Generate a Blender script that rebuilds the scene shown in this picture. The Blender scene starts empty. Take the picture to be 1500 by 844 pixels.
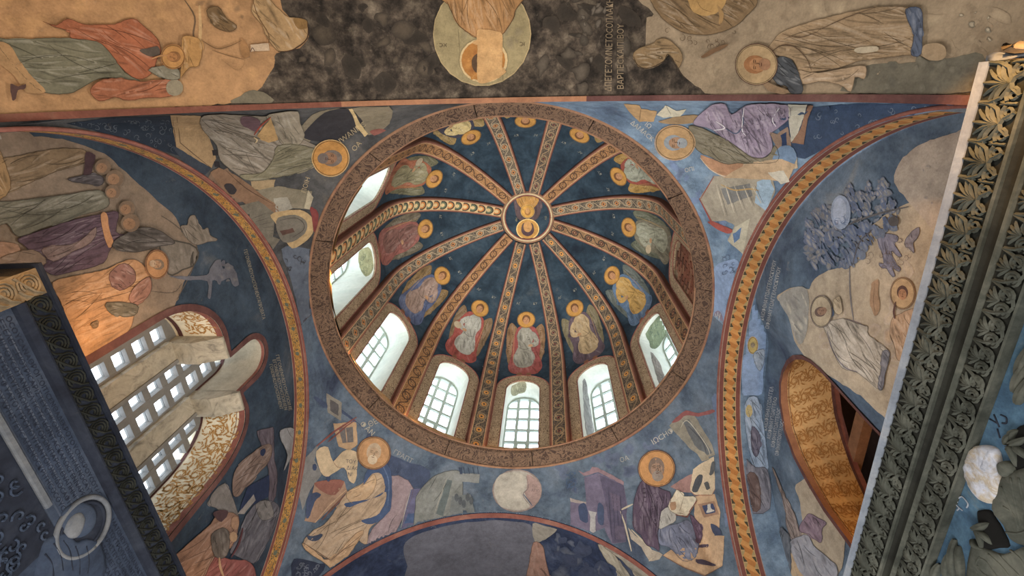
import bpy, bmesh, math, random
import numpy as np
from mathutils import Vector, Matrix
from mathutils.bvhtree import BVHTree
from mathutils.geometry import delaunay_2d_cdt

random.seed(7)
RNG = random.Random(11)
PI = math.pi
sc = bpy.context.scene
COL = sc.collection

# ------------------------------------------------------------------ camera, sky, light, exposure
# heights are measured from the camera; the chapel floor lies 1.6 m below it
CAM = Vector((0.3051, -2.3508, 0.0))
CM = ((0.99858480, 0.00028510, 0.05318188),
      (0.02087576, -0.92182749, -0.38703782),
      (0.04891417, 0.38760030, -0.92052888))
FPX = 694.04
cam_data = bpy.data.cameras.new('camera')
cam = bpy.data.objects.new('camera', cam_data)
COL.objects.link(cam)
cam_data.sensor_width = 36.0
cam_data.lens = FPX * 36.0 / 1500.0
cam_data.clip_start = 0.02
cam.matrix_world = Matrix([[CM[r][0], CM[r][1], CM[r][2], CAM[r]] for r in range(3)] + [[0, 0, 0, 1]])
sc.camera = cam

world = bpy.data.worlds.new('overcast_sky')
sc.world = world
world.use_nodes = True
bg = world.node_tree.nodes['Background']
bg.inputs[0].default_value = (0.92, 0.96, 1.0, 1)
bg.inputs[1].default_value = 3.6

sc.view_settings.view_transform = 'Standard'
sc.view_settings.look = 'None'
sc.view_settings.gamma = 1.0
sc.view_settings.exposure = 0.6
sc.view_settings.use_curve_mapping = False


def lamp(kind, name, loc, power, color, size=0.1, target=None, spot=None, blend=0.6):
    d = bpy.data.lights.new(name, kind)
    d.energy = power
    d.color = color
    if kind == 'AREA':
        d.shape = 'DISK'
        d.size = size
    else:
        d.shadow_soft_size = size
    if kind == 'SPOT':
        d.spot_size = spot
        d.spot_blend = blend
    o = bpy.data.objects.new(name, d)
    COL.objects.link(o)
    o.location = loc
    if target is not None:
        o.rotation_euler = (Vector(target) - Vector(loc)).to_track_quat('-Z', 'Y').to_euler()
    return o


WARM = (1.0, 0.56, 0.22)
# fill lights added for room and dome; floodlights lying on the tombs, turned across the vault
SOFTW = (1.0, 0.90, 0.78)
lamp('AREA', 'floor_fill_light', (0.0, 0.3, -0.9), 90, (1.0, 0.95, 0.9), 2.6, (0.0, 0.3, 5))
lamp('AREA', 'floor_fill_light', (0.2, -3.9, -0.9), 55, (1.0, 0.9, 0.78), 1.6, (0.1, -2.9, 5))
lamp('SPOT', 'dome_fill_light', (0.1, -0.2, 0.4), 1250, (1.0, 0.97, 0.93), 0.35, (0.05, 0.1, 9), math.radians(42), 0.5)
for y in (-1.2, 0.1, 1.2):
    lamp('SPOT', 'ledge_floodlight', (-2.2, y, 2.2), 75, SOFTW, 0.12, (1.6, y * 0.6, 4.4), math.radians(125), 0.8)
    lamp('SPOT', 'ledge_floodlight', (2.32, y - 0.3, 2.25), 75, SOFTW, 0.12, (-1.6, y * 0.6, 4.4), math.radians(125), 0.8)
# small warm lamps by the tombs and in the passage window
lamp('SPOT', 'tomb_lamp', (-1.95, -1.05, 2.15), 16, WARM, 0.05, (-2.5, -0.8, 3.1), math.radians(120), 1.0)
lamp('POINT', 'tomb_lamp', (-2.2, 1.5, 2.2), 5, WARM, 0.05)
lamp('POINT', 'tomb_lamp', (-1.93, -1.72, 1.95), 1.6, WARM, 0.03)
lamp('SPOT', 'cornice_lamp', (1.60, -2.76, 1.75), 55, (1.0, 0.5, 0.16), 0.02, (2.03, -2.15, 2.0), math.radians(50), 0.9)
lamp('SPOT', 'vault_lamp', (-1.9, -3.1, 1.5), 12, WARM, 0.06, (-1.3, -2.75, 3.9), math.radians(110), 0.9)

# ------------------------------------------------------------------ measures
H = 4.795                      # height of the dome ring
XL, XR, YF, YB = -2.2897, 2.2745, 2.2797, -2.2528
HSL, RSL = 2.2764, 2.2089      # side arches
HSR, RSR = 2.3105, 2.2278
XC = -0.1528
HSF, RSF = 1.8471, 2.2906      # arch towards the front
HSB, RSB = 1.8708, 2.2450      # arch overhead
FLOOR = -1.6


def lean(z):
    return 0.03 + 0.085 * max(0.0, min(1.0, (z - H) / 4.45))


def ray(x, y):
    c = ((x - 750) / FPX, -(y - 422) / FPX, -1.0)
    return Vector([sum(CM[r][k] * c[k] for k in range(3)) for r in range(3)]).normalized()


def at(x, y, axis, v):
    d = ray(x, y)
    return CAM + d * ((v - CAM[axis]) / d[axis])


# ------------------------------------------------------------------ colour and node helpers
def lin1(c):
    c = c / 255.0
    return c / 12.92 if c <= 0.04045 else ((c + 0.055) / 1.055) ** 2.4


def lin(c, g=1.0):
    return (lin1(c[0]) * g, lin1(c[1]) * g, lin1(c[2]) * g, 1.0)


class V:
    """arithmetic on node sockets"""
    def __init__(s, nt, v):
        s.nt, s.v = nt, v

    def op(s, o, *a):
        n = s.nt.nodes.new('ShaderNodeMath')
        n.operation = o
        for i, q in enumerate((s,) + a):
            q = q.v if isinstance(q, V) else q
            if isinstance(q, (int, float)):
                n.inputs[i].default_value = q
            else:
                s.nt.links.new(q, n.inputs[i])
        return V(s.nt, n.outputs[0])

    def __add__(s, b): return s.op('ADD', b)
    def __sub__(s, b): return s.op('SUBTRACT', b)
    def __mul__(s, b): return s.op('MULTIPLY', b)
    def __truediv__(s, b): return s.op('DIVIDE', b)
    def __radd__(s, b): return s.op('ADD', b)
    def __rmul__(s, b): return s.op('MULTIPLY', b)
    def __lt__(s, b): return s.op('LESS_THAN', b)
    def __gt__(s, b): return s.op('GREATER_THAN', b)
    def abs(s): return s.op('ABSOLUTE')
    def fract(s): return s.op('FRACT')
    def floor(s): return s.op('FLOOR')
    def sin(s): return s.op('SINE')
    def sqrt(s): return s.op('SQRT')
    def mx(s, b): return s.op('MAXIMUM', b)
    def mn(s, b): return s.op('MINIMUM', b)
    def pingpong(s, b): return s.op('PINGPONG', b)


class Mat:
    def __init__(s, name, rough=0.85):
        s.m = bpy.data.materials.new(name)
        s.m.use_nodes = True
        s.nt = s.m.node_tree
        s.b = s.nt.nodes['Principled BSDF']
        s.b.inputs['Roughness'].default_value = rough
        s.b.inputs['Specular IOR Level'].default_value = 0.25
        s._pos = None

    def node(s, t):
        return s.nt.nodes.new(t)

    def link(s, a, b):
        s.nt.links.new(a.v if isinstance(a, V) else a, b)

    def pos(s):
        if s._pos is None:
            s._pos = s.node('ShaderNodeNewGeometry').outputs['Position']
        return s._pos

    def noise(s, scale, detail=4, rough=0.6, dist=0.0, vec=None):
        n = s.node('ShaderNodeTexNoise')
        n.inputs['Scale'].default_value = scale
        n.inputs['Detail'].default_value = detail
        n.inputs['Roughness'].default_value = rough
        n.inputs['Distortion'].default_value = dist
        s.link(vec or s.pos(), n.inputs['Vector'])
        return V(s.nt, n.outputs['Fac'])

    def uv(s):
        u = s.node('ShaderNodeUVMap')
        x = s.node('ShaderNodeSeparateXYZ')
        s.link(u.outputs[0], x.inputs[0])
        return V(s.nt, x.outputs[0]), V(s.nt, x.outputs[1]), u.outputs[0]

    def ramp(s, fac, stops):
        r = s.node('ShaderNodeValToRGB')
        e = r.color_ramp.elements
        while len(e) < len(stops):
            e.new(0.5)
        for q, (p, c) in zip(e, stops):
            q.position = p
            q.color = lin(c)
        s.link(fac, r.inputs[0])
        return r.outputs[0]

    def mix(s, fac, a, b, mode='MIX'):
        n = s.node('ShaderNodeMix')
        n.data_type = 'RGBA'
        n.blend_type = mode
        for q, sock in ((fac, n.inputs[0]), (a, n.inputs[6]), (b, n.inputs[7])):
            if isinstance(q, V):
                q = q.v
            if isinstance(q, (int, float)):
                sock.default_value = q
            elif isinstance(q, tuple):
                sock.default_value = lin(q)
            else:
                s.link(q, sock)
        return n.outputs[2]

    def gain(s, col, fac):
        """multiply a colour by a scalar socket"""
        n = s.node('ShaderNodeVectorMath')
        n.operation = 'SCALE'
        s.link(col, n.inputs[0])
        s.link(fac, n.inputs['Scale'])
        return n.outputs[0]

    def bump(s, h, strength=0.3, dist=0.01):
        n = s.node('ShaderNodeBump')
        n.inputs['Strength'].default_value = strength
        n.inputs['Distance'].default_value = dist
        s.link(h, n.inputs['Height'])
        s.link(n.outputs[0], s.b.inputs['Normal'])

    def base(s, col):
        s.link(col, s.b.inputs['Base Color'])
        return s.m


def wear(M, col, amount=1.0, pale=(150, 140, 125)):
    """mottling, grain and small losses of old paint"""
    n1 = M.noise(3.2, 6, 0.65, 0.4)
    n2 = M.noise(17, 5, 0.7)
    n3 = M.noise(85, 3, 0.6)
    g = (n1 - 0.5) * (1.3 * amount) + (n2 - 0.5) * (1.1 * amount) + (n3 - 0.5) * (0.6 * amount) + 1.0
    col = M.gain(col, g)
    n4 = M.noise(9, 9, 0.78, 1.2)
    loss = ((n4 - 0.62) * 9.0).mx(0.0).mn(1.0)
    col = M.mix(loss * (0.45 * amount), col, pale)
    M.bump(n2 * 0.6 + n3 * 0.4, 0.25, 0.006)
    hs = M.node('ShaderNodeHueSaturation')
    hs.inputs['Saturation'].default_value = 0.95
    M.link(col, hs.inputs['Color'])
    return hs.outputs[0]


def fresco(name, stops, scale=1.6, amount=1.0, pale=(150, 140, 125), dist=0.6):
    M = Mat(name)
    col = M.ramp(M.noise(scale, 8, 0.66, dist), stops)
    return M.base(wear(M, col, amount, pale))


def plain(name, c, rough=0.7, amount=0.5):
    M = Mat(name, rough)
    col = M.mix(0.0, c, c)
    return M.base(wear(M, col, amount, c))


def paint_material():
    M = Mat('fresco_paint')
    a = M.node('ShaderNodeVertexColor')
    a.layer_name = 'Col'
    col = wear(M, a.outputs[0], 0.85, (150, 138, 122))
    return M.base(col)


def contour(M, scale, freq, width, detail=2, vec=None, dist=1.5):
    """wandering lines like painted leafwork: contour lines of a noise"""
    n = M.noise(scale, detail, 0.5, dist, vec)
    return ((n * freq).fract() - 0.5).abs() < width


def leafwork(name, ground, line, scale=9, freq=7, width=0.16, amount=0.7, rough=0.85):
    M = Mat(name, rough)
    col = M.mix(contour(M, scale, freq, width), ground, line)
    return M.base(wear(M, col, amount))


def rib_material(name, ground, vine, accent, kind, edge=(146, 98, 80)):
    M = Mat(name)
    u, v, _ = M.uv()
    y = v - 0.5
    p = 0.30
    uu = u * (1 / p)
    x = (uu.fract() - 0.5) * (p / 0.28)
    if kind == 'scale':
        uu = u * (1 / 0.16)
        x = uu.fract() * (0.16 / 0.28)
        r = ((x - 0.15) * (x - 0.15) + y * y).sqrt()
        odd = (uu.floor() * 0.5).fract() > 0.25
        col = M.mix(odd, accent, vine)
        col = M.mix(r > 0.15, (206, 178, 128), col)
        col = M.mix(r > 0.26, col, ground)
        col = M.mix(r > 0.36, col, (200, 172, 125))
    else:
        stem = ((y - (uu * (2 * PI)).sin() * 0.2).abs() < 0.045)
        r = (x * x + y * y).sqrt()
        ring = (r - 0.25).abs() < 0.04
        leaf = contour(M, 26, 6, 0.17, 1)
        col = M.mix(leaf, ground, vine)
        col = M.mix(ring.mx(stem), col, vine)
        dots = r < (0.17 if kind == 'rosette' else 0.09)
        if kind == 'lozenge':
            dots = (x.abs() + y.abs()) < 0.2
        col = M.mix(dots, col, accent)
        col = M.mix(((r < 0.06) * 1.0), col, ground)
    a = y.abs()
    col = M.mix(a > 0.35, col, (196, 166, 122))
    col = M.mix(a > 0.385, col, edge)
    col = M.mix(a > 0.47, col, (112, 74, 62))
    return M.base(wear(M, col, 0.6))


def arch_band_material(name, kind):
    M = Mat(name)
    u, v, _ = M.uv()
    y = v - 0.5
    a = y.abs()
    if kind == 'zigzag':
        p = 0.105
        t = (u * (1 / p)).fract()
        tri = (t - 0.5).abs() * 2.0
        wave = ((u * (2 * PI / p)).sin() * 0.05)
        ribbon = ((y - wave).abs()) < 0.17
        shade = (u * (1 / p) + y * 1.2).fract()
        col = M.mix(shade > 0.5, (186, 124, 62), (206, 150, 84))
        col2 = M.mix(tri > 0.55, (78, 74, 58), (168, 150, 104))
        col2 = M.mix((tri - 0.55).abs() < 0.12, col2, (190, 160, 110))
        col = M.mix(ribbon, col2, col)
    else:
        p = 0.3
        n = M.noise(11, 3, 0.6, 0.6)
        col = M.ramp(n, [(0.35, (176, 122, 54)), (0.55, (190, 146, 74)), (0.7, (160, 104, 58))])
        r = ((((u * (1 / p)).fract() - 0.5) * 1.6) * (((u * (1 / p)).fract() - 0.5) * 1.6) + y * y).sqrt()
        leaf = contour(M, 15, 6, 0.14, 1)
        col = M.mix(leaf * (a < 0.2), col, (92, 92, 76))
        col = M.mix((r < 0.13) * 1.0, col, (104, 110, 96))
        dots = (((u * 14.0).fract() - 0.5).abs() < 0.22) * ((a - 0.235).abs() < 0.02)
        col = M.mix(dots, col, (70, 50, 42))
    col = M.mix(a > 0.27, col, (204, 172, 124))
    col = M.mix(a > 0.29, col, (126, 76, 68))
    col = M.mix(a > 0.47, col, (168, 146, 134))
    return M.base(wear(M, col, 0.6))


# ------------------------------------------------------------------ object helpers
def wmat(o):
    m = o.matrix_parent_inverse @ o.matrix_basis
    return wmat(o.parent) @ m if o.parent else o.matrix_basis.copy()


def adopt(o, parent):
    if parent is not None:
        o.parent = parent
        o.matrix_parent_inverse = wmat(parent).inverted()


def tag(o, label=None, cat=None, group=None, kind=None):
    for k, v in (('label', label), ('category', cat), ('group', group), ('kind', kind)):
        if v:
            o[k] = v
    return o


def thing(name, loc, label=None, cat=None, group=None, kind=None):
    o = bpy.data.objects.new(name, None)
    o.empty_display_size = 0.1
    COL.objects.link(o)
    o.location = loc
    return tag(o, label, cat, group, kind)


def mesh(name, verts, faces, mat, parent=None, uvs=None, smooth=False, cols=None, recenter=True):
    me = bpy.data.meshes.new(name)
    verts = [Vector(v) for v in verts]
    c = Vector((0, 0, 0))
    if recenter and verts:
        lo = Vector([min(v[i] for v in verts) for i in range(3)])
        hi = Vector([max(v[i] for v in verts) for i in range(3)])
        c = (lo + hi) / 2
    me.from_pydata([tuple(v - c) for v in verts], [], faces)
    if uvs is not None:
        l = me.uv_layers.new(name='UVMap')
        vi = np.empty(len(me.loops), dtype=np.int32)
        me.loops.foreach_get('vertex_index', vi)
        l.data.foreach_set('uv', np.asarray(uvs, dtype=np.float32)[vi].ravel())
    if cols is not None:
        l = me.color_attributes.new('Col', 'FLOAT_COLOR', 'POINT')
        l.data.foreach_set('color', np.asarray(cols, dtype=np.float32).ravel())
    if smooth:
        me.polygons.foreach_set('use_smooth', [True] * len(me.polygons))
    me.materials.append(mat)
    me.update()
    o = bpy.data.objects.new(name, me)
    COL.objects.link(o)
    o.location = c
    adopt(o, parent)
    return o


def share(src, parent, loc, rot=None, name=None):
    """another object on the same mesh data"""
    o = src.copy()
    if name:
        o.name = name
    o.parent = None
    o.matrix_parent_inverse = Matrix.Identity(4)
    COL.objects.link(o)
    if rot is not None:
        o.matrix_basis = Matrix.Translation(loc) @ rot
    else:
        o.location = loc
    adopt(o, parent)
    return o


def grid(fn, us, vs, uvfn=None):
    """quad grid over a parametric surface"""
    verts, uvs, faces = [], [], []
    for u in us:
        for v in vs:
            verts.append(Vector(fn(u, v)))
            uvs.append(uvfn(u, v) if uvfn else (u, v))
    n = len(vs)
    for i in range(len(us) - 1):
        for j in range(n - 1):
            faces.append((i * n + j, i * n + j + 1, (i + 1) * n + j + 1, (i + 1) * n + j))
    return verts, faces, uvs


def box(x0, x1, y0, y1, z0, z1):
    v = [(x, y, z) for x in (x0, x1) for y in (y0, y1) for z in (z0, z1)]
    f = [(0, 1, 3, 2), (4, 6, 7, 5), (0, 4, 5, 1), (2, 3, 7, 6), (0, 2, 6, 4), (1, 5, 7, 3)]
    return v, f


class MB:
    def __init__(s):
        s.v, s.f = [], []

    def add(s, v, f):
        o = len(s.v)
        s.v += [Vector(q) for q in v]
        s.f += [tuple(i + o for i in q) for q in f]
        return s

    def box(s, *a):
        return s.add(*box(*a))

    def tube(s, pts, rad, n=5, flat=1.0, up=Vector((0, 0, 1))):
        pts = [Vector(p) for p in pts]
        vs, fs = [], []
        for i, p in enumerate(pts):
            t = (pts[min(i + 1, len(pts) - 1)] - pts[max(i - 1, 0)])
            t = t.normalized() if t.length > 1e-9 else Vector((1, 0, 0))
            a = t.cross(up)
            a = a.normalized() if a.length > 1e-6 else Vector((1, 0, 0))
            b = a.cross(t)
            r = rad(i / (len(pts) - 1)) if callable(rad) else rad
            for k in range(n):
                w = 2 * PI * k / n
                vs.append(p + a * (r * math.cos(w)) + b * (r * flat * math.sin(w)))
        for i in range(len(pts) - 1):
            for k in range(n):
                k2 = (k + 1) % n
                fs.append((i * n + k, i * n + k2, (i + 1) * n + k2, (i + 1) * n + k))
        fs.append(tuple(range(n - 1, -1, -1)))
        fs.append(tuple(range((len(pts) - 1) * n, len(pts) * n)))
        return s.add(vs, fs)

    def build(s, name, mat, parent=None, smooth=False):
        return mesh(name, s.v, s.f, mat, parent, smooth=smooth)


def linspace(a, b, n):
    return [a + (b - a) * i / (n - 1) for i in range(n)]


# ------------------------------------------------------------------ painting on surfaces
def pip(poly, x, y):
    c = False
    j = len(poly) - 1
    for i in range(len(poly)):
        xi, yi = poly[i]
        xj, yj = poly[j]
        if (yi > y) != (yj > y) and x < (xj - xi) * (y - yi) / (yj - yi) + xi:
            c = not c
        j = i
    return c


def smooth_poly(p, k=4, closed=True):
    out = []
    n = len(p)
    for i in range(n if closed else n - 1):
        if closed:
            a, b, c, d = p[i - 1], p[i], p[(i + 1) % n], p[(i + 2) % n]
        else:
            a, b, c, d = p[max(i - 1, 0)], p[i], p[i + 1], p[min(i + 2, n - 1)]
        for s in range(k):
            t = s / k
            q = []
            for m in (0, 1):
                q.append(0.5 * (2 * b[m] + (c[m] - a[m]) * t + (2 * a[m] - 5 * b[m] + 4 * c[m] - d[m]) * t * t
                                + (3 * b[m] - a[m] - 3 * c[m] + d[m]) * t ** 3))
            out.append(tuple(q))
    if not closed:
        out.append(tuple(p[-1]))
    return out


def fill2d(loops, step):
    """triangulate a polygon with holes, with inner points every `step`"""
    verts, edges = [], []
    for lp in loops:
        o = len(verts)
        for i, q in enumerate(lp):
            verts.append(Vector(q))
            edges.append((o + i, o + (i + 1) % len(lp)))
    xs = [v.x for v in verts]
    ys = [v.y for v in verts]

    def inside(x, y):
        r = False
        for lp in loops:
            r ^= pip(lp, x, y)
        return r
    if step:
        y = min(ys) + step * 0.5
        while y < max(ys):
            x = min(xs) + step * 0.5
            while x < max(xs):
                if inside(x, y):
                    verts.append(Vector((x, y)))
                x += step
            y += step
    vo, eo, fo, _, _, _ = delaunay_2d_cdt(verts, edges, [], 0, 1e-5)
    faces = []
    for f in fo:
        cx = sum(vo[i].x for i in f) / 3
        cy = sum(vo[i].y for i in f) / 3
        if inside(cx, cy):
            faces.append(tuple(f))
    return vo, faces


class Surf:
    """a wall surface one can paint on; points are met along the line of sight"""
    def __init__(s, objs):
        vs, fs = [], []
        for o in objs:
            m = wmat(o)
            k = len(vs)
            vs += [m @ v.co for v in o.data.vertices]
            fs += [[i + k for i in p.vertices] for p in o.data.polygons]
        s.bvh = BVHTree.FromPolygons(vs, fs)

    def hit(s, x, y):
        d = ray(x, y)
        p, n, i, t = s.bvh.ray_cast(CAM, d)
        if p is None:
            return None
        if n.dot(d) > 0:
            n = -n
        return p, n


class Fig:
    """a painted figure: layers of coloured patches lying on a surface"""
    def __init__(s, hit, name, parent, crop=(0, 0, 1.0), label=None, layer=0, unit=6.5):
        s.hit, s.crop, s.unit, s.sc = hit, crop, unit * 0.66, unit
        s.layer = layer * 0.25
        s.groups = [[name, [], [], [], label]]
        s.parent = parent
        s.last = (120, 110, 98)
        s.rng = random.Random(len(name) * 31 + int(crop[0]) + int(crop[1]) * 7)

    def sub(s, name, label=None):
        s.groups.append([name, [], [], [], label])
        return s

    def main(s):
        s.groups.append([s.groups[0][0], [], [], [], s.groups[0][4]])
        return s

    def P(s, pts):
        x0, y0, k = s.crop
        if isinstance(pts, str):
            pts = [tuple(float(a) for a in q.split(',')) for q in pts.split()]
        return [(x0 + a / k, y0 + b / k) for a, b in pts]

    def _emit(s, pts2, faces, color, alpha=None, under=None):
        grp = s.groups[-1]
        lift = 0.002 + 0.0007 * s.layer
        mp = {}
        cv = lin(color)
        ub = lin(under or s.last)
        for f in faces:
            idx = []
            for i in f:
                if i not in mp:
                    h = s.hit(pts2[i][0], pts2[i][1])
                    if h is None:
                        mp[i] = None
                    else:
                        mp[i] = len(grp[1])
                        grp[1].append(h[0] + h[1] * lift)
                        grp[3].append(cv if alpha is None else tuple(ub[q] + (cv[q] - ub[q]) * alpha[i] for q in range(3)) + (1.0,))
                idx.append(mp[i])
            if None in idx:
                continue
            vs = [grp[1][i] for i in idx]
            if max((vs[a] - vs[a - 1]).length for a in range(len(vs))) > 0.5:
                continue
            grp[2].append(tuple(idx))

    def poly(s, color, pts, smooth=True, jit=0.7, raw=False):
        p = pts if raw else s.P(pts)
        if smooth:
            p = smooth_poly(p, 3)
        if jit:
            q = []
            for i in range(len(p)):
                a, b = p[i], p[(i + 1) % len(p)]
                L = math.hypot(b[0] - a[0], b[1] - a[1])
                n = max(1, int(L / (s.unit * 1.1)))
                for k in range(n):
                    t = k / n
                    w = jit * s.sc / 9
                    q.append((a[0] + (b[0] - a[0]) * t + s.rng.uniform(-w, w),
                              a[1] + (b[1] - a[1]) * t + s.rng.uniform(-w, w)))
            p = q
        ext = min(max(t[0] for t in p) - min(t[0] for t in p), max(t[1] for t in p) - min(t[1] for t in p))
        vo, fo = fill2d([p], max(s.unit * 0.35, min(s.unit, ext * 0.22)))
        s.last = color
        s._emit([(v.x, v.y) for v in vo], fo, color)
        s.layer += 1
        return p

    def ell(s, color, cx, cy, rx, ry, rot=0.0, n=22):
        c, q = math.cos(rot), math.sin(rot)
        pts = []
        for i in range(n):
            a = 2 * PI * i / n
            x, y = rx * math.cos(a), ry * math.sin(a)
            pts.append((cx + x * c - y * q, cy + x * q + y * c))
        return s.poly(color, pts, False, 0.25, True)

    def line(s, color, pts, w=1.2, smooth=True, raw=False, taper=True, closed=False):
        p = pts if raw else s.P(pts)
        if closed:
            p = list(p) + [p[0]]
        if smooth and len(p) > 2:
            p = smooth_poly(p, 4, False)
        q = [p[0]]
        for a, b in zip(p[:-1], p[1:]):
            L = math.hypot(b[0] - a[0], b[1] - a[1])
            n = max(1, int(L / (s.unit * 1.3)))
            q += [(a[0] + (b[0] - a[0]) * k / n, a[1] + (b[1] - a[1]) * k / n) for k in range(1, n + 1)]
        w = w * s.sc / 9
        vs, fs = [], []
        for i, a in enumerate(q):
            b, c = q[max(i - 1, 0)], q[min(i + 1, len(q) - 1)]
            dx, dy = c[0] - b[0], c[1] - b[1]
            L = math.hypot(dx, dy) or 1
            k = i / max(1, len(q) - 1)
            ww = w * 0.5 * ((0.35 + 0.65 * math.sin(PI * min(1, max(0, k * 0.9 + 0.05)))) if taper else 1)
            vs += [(a[0] - dy / L * ww, a[1] + dx / L * ww), (a[0] + dy / L * ww, a[1] - dx / L * ww)]
            if i:
                fs.append((2 * i - 2, 2 * i, 2 * i + 1, 2 * i - 1))
        s._emit(vs, fs, color)
        return s

    def soft(s, color, q, w, strength=0.75, taper=True, under=None):
        """a feathered brush stroke along raw points"""
        vs, fs, al = [], [], []
        n = len(q)
        for i, a in enumerate(q):
            b, c = q[max(i - 1, 0)], q[min(i + 1, n - 1)]
            dx, dy = c[0] - b[0], c[1] - b[1]
            L = math.hypot(dx, dy) or 1
            k = i / max(1, n - 1)
            e = (math.sin(PI * min(1, max(0.04, k))) ** 0.6) if taper else 1
            ww = w * (0.4 + 0.6 * e)
            for t, o in ((-1, 0.0), (0, strength * e), (1, 0.0)):
                vs.append((a[0] - dy / L * ww * t, a[1] + dx / L * ww * t))
                al.append(o)
            if i:
                o = 3 * i
                fs += [(o - 3, o, o + 1, o - 2), (o - 2, o + 1, o + 2, o - 1)]
        s._emit(vs, fs, color, al, under)

    def folds(s, poly, ang, n, dark, light, length=0.5, w=(0.8, 2.2), curve=0.25):
        """drapery strokes running at `ang` (degrees, image sense) inside a patch"""
        xs = [q[0] for q in poly]
        ys = [q[1] for q in poly]
        ext = max(max(xs) - min(xs), max(ys) - min(ys))
        s.layer += 1
        f9 = s.sc / 7.0
        for k in range(n):
            for _ in range(20):
                x, y = s.rng.uniform(min(xs), max(xs)), s.rng.uniform(min(ys), max(ys))
                if pip(poly, x, y):
                    break
            a = math.radians(ang + s.rng.uniform(-16, 16))
            L = ext * length * s.rng.uniform(0.35, 1)
            cu = s.rng.uniform(-curve, curve)
            pts = []
            for j in range(9):
                t = j / 8 - 0.5
                px_, py_ = t * L, cu * L * (0.25 - t * t)
                q = (x + px_ * math.cos(a) - py_ * math.sin(a), y + px_ * math.sin(a) + py_ * math.cos(a))
                if pip(poly, *q):
                    pts.append(q)
                elif pts:
                    break
            if len(pts) > 2:
                s.layer += 0.02
                if k % 4 == 3:
                    s.soft(dark, pts, s.rng.uniform(w[0], w[0] * 1.4) * f9, 0.95)
                else:
                    s.soft(dark if k % 2 else light, pts, s.rng.uniform(w[0] * 1.5, w[1] * 1.9) * f9, 0.8)
        s.layer += 0.5

    def crease(s, poly, ang, col, length):
        """one thin drawn line, bent once, inside a garment"""
        xs = [q[0] for q in poly]
        ys = [q[1] for q in poly]
        ext = max(max(xs) - min(xs), max(ys) - min(ys))
        for _ in range(20):
            x, y = s.rng.uniform(min(xs), max(xs)), s.rng.uniform(min(ys), max(ys))
            if pip(poly, x, y):
                break
        a = math.radians(ang + s.rng.uniform(-22, 22))
        L = ext * length * s.rng.uniform(0.5, 1.1)
        cu = s.rng.uniform(-0.5, 0.5)
        pts = []
        for j in range(9):
            t = j / 8 - 0.5
            u, v = t * L, cu * L * (0.25 - t * t)
            q = (x + u * math.cos(a) - v * math.sin(a), y + u * math.sin(a) + v * math.cos(a))
            if pip(poly, *q):
                pts.append(q)
            elif pts:
                break
        if len(pts) > 2:
            s.line(col, pts, 0.9 * s.sc / 6.5 * 1.3, True, True)

    def robe(s, color, pts, ang, n=14, amt=0.32, smooth=True, length=0.5, w=(0.8, 2.4)):
        p = s.poly(color, pts, smooth)
        amt *= 1.15
        dk = tuple(c * (1 - amt) for c in color)
        lt = tuple(c + (232 - c) * amt * 0.62 for c in color)
        s.folds(p, ang, int(n * 1.3), dk, lt, length, w)
        for _ in range(max(1, n // 5)):
            s.crease(p, ang, tuple(c * 0.6 for c in color), length)
        s.line(tuple(c * 0.66 for c in color), p + [p[0]], 0.9 * s.sc / 6.5, False, True, False)
        return p

    def blot(s, color, pts, n, r=(3, 8), color2=None, under=None):
        """loose brush patches within an outline"""
        p = s.P(pts)
        xs = [q[0] for q in p]
        ys = [q[1] for q in p]
        s.layer += 0.5
        for k in range(n):
            x, y = s.rng.uniform(min(xs), max(xs)), s.rng.uniform(min(ys), max(ys))
            if not pip(p, x, y):
                continue
            rr = s.rng.uniform(*r)
            q = []
            m = 9
            a0 = s.rng.uniform(0, 6)
            e = s.rng.uniform(0.4, 1)
            for i in range(m):
                a = 2 * PI * i / m
                R = rr * s.rng.uniform(0.6, 1.2)
                xx, yy = R * math.cos(a), R * e * math.sin(a)
                q.append((x + xx * math.cos(a0) - yy * math.sin(a0), y + xx * math.sin(a0) + yy * math.cos(a0)))
            q = smooth_poly(q, 2)
            c = (sum(t[0] for t in q) / len(q), sum(t[1] for t in q) / len(q))
            vs, al, fs = [c], [0.8], []
            m = len(q)
            for kk, aa in ((0.5, 0.6), (1.0, 0.0)):
                vs += [(c[0] + (t[0] - c[0]) * kk, c[1] + (t[1] - c[1]) * kk) for t in q]
                al += [aa] * m
            for i in range(m):
                j = (i + 1) % m
                fs += [(0, 1 + i, 1 + j), (1 + i, 1 + m + i, 1 + m + j, 1 + j)]
            s._emit(vs, fs, color if (k % 2 or not color2) else color2, al, under)
            s.layer += 0.03
        return s

    def head(s, cx, cy, r, halo=(172, 124, 66), face=(150, 112, 82), hair=(88, 66, 52), ry=None, rot=0.0, up=-90, rim=(206, 176, 126),
             beard=None, halo_name='halo'):
        """a haloed head; `up` is the image angle from chin to crown"""
        k = s.crop[2]
        ry = ry or r
        s.sub(halo_name)
        s.ell(halo, cx, cy, r, ry, rot, 30)
        for kk, cc in ((0.96, tuple(c * 0.6 for c in halo)), (1.03, rim)):
            ring = [(cx + r * kk * math.cos(q), cy + ry * kk * math.sin(q)) for q in [2 * PI * i / 30 for i in range(31)]]
            s.line(cc, ring, 1.3, False, True, False)
        s.layer += 1
        s.sub('face')
        a = math.radians(up)
        ux, uy = math.cos(a), math.sin(a)
        sx, sy = -uy, ux
        q = min(r, ry)

        def o(u, v):
            return cx + ux * u * q + sx * v * q, cy + uy * u * q + sy * v * q
        s.ell(hair, *o(0.08, 0), 0.56 * q, 0.46 * q, a)
        s.ell(face, *o(-0.10, 0), 0.46 * q, 0.34 * q, a)
        if beard:
            s.ell(beard, *o(-0.42, 0), 0.30 * q, 0.30 * q, a)
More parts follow.
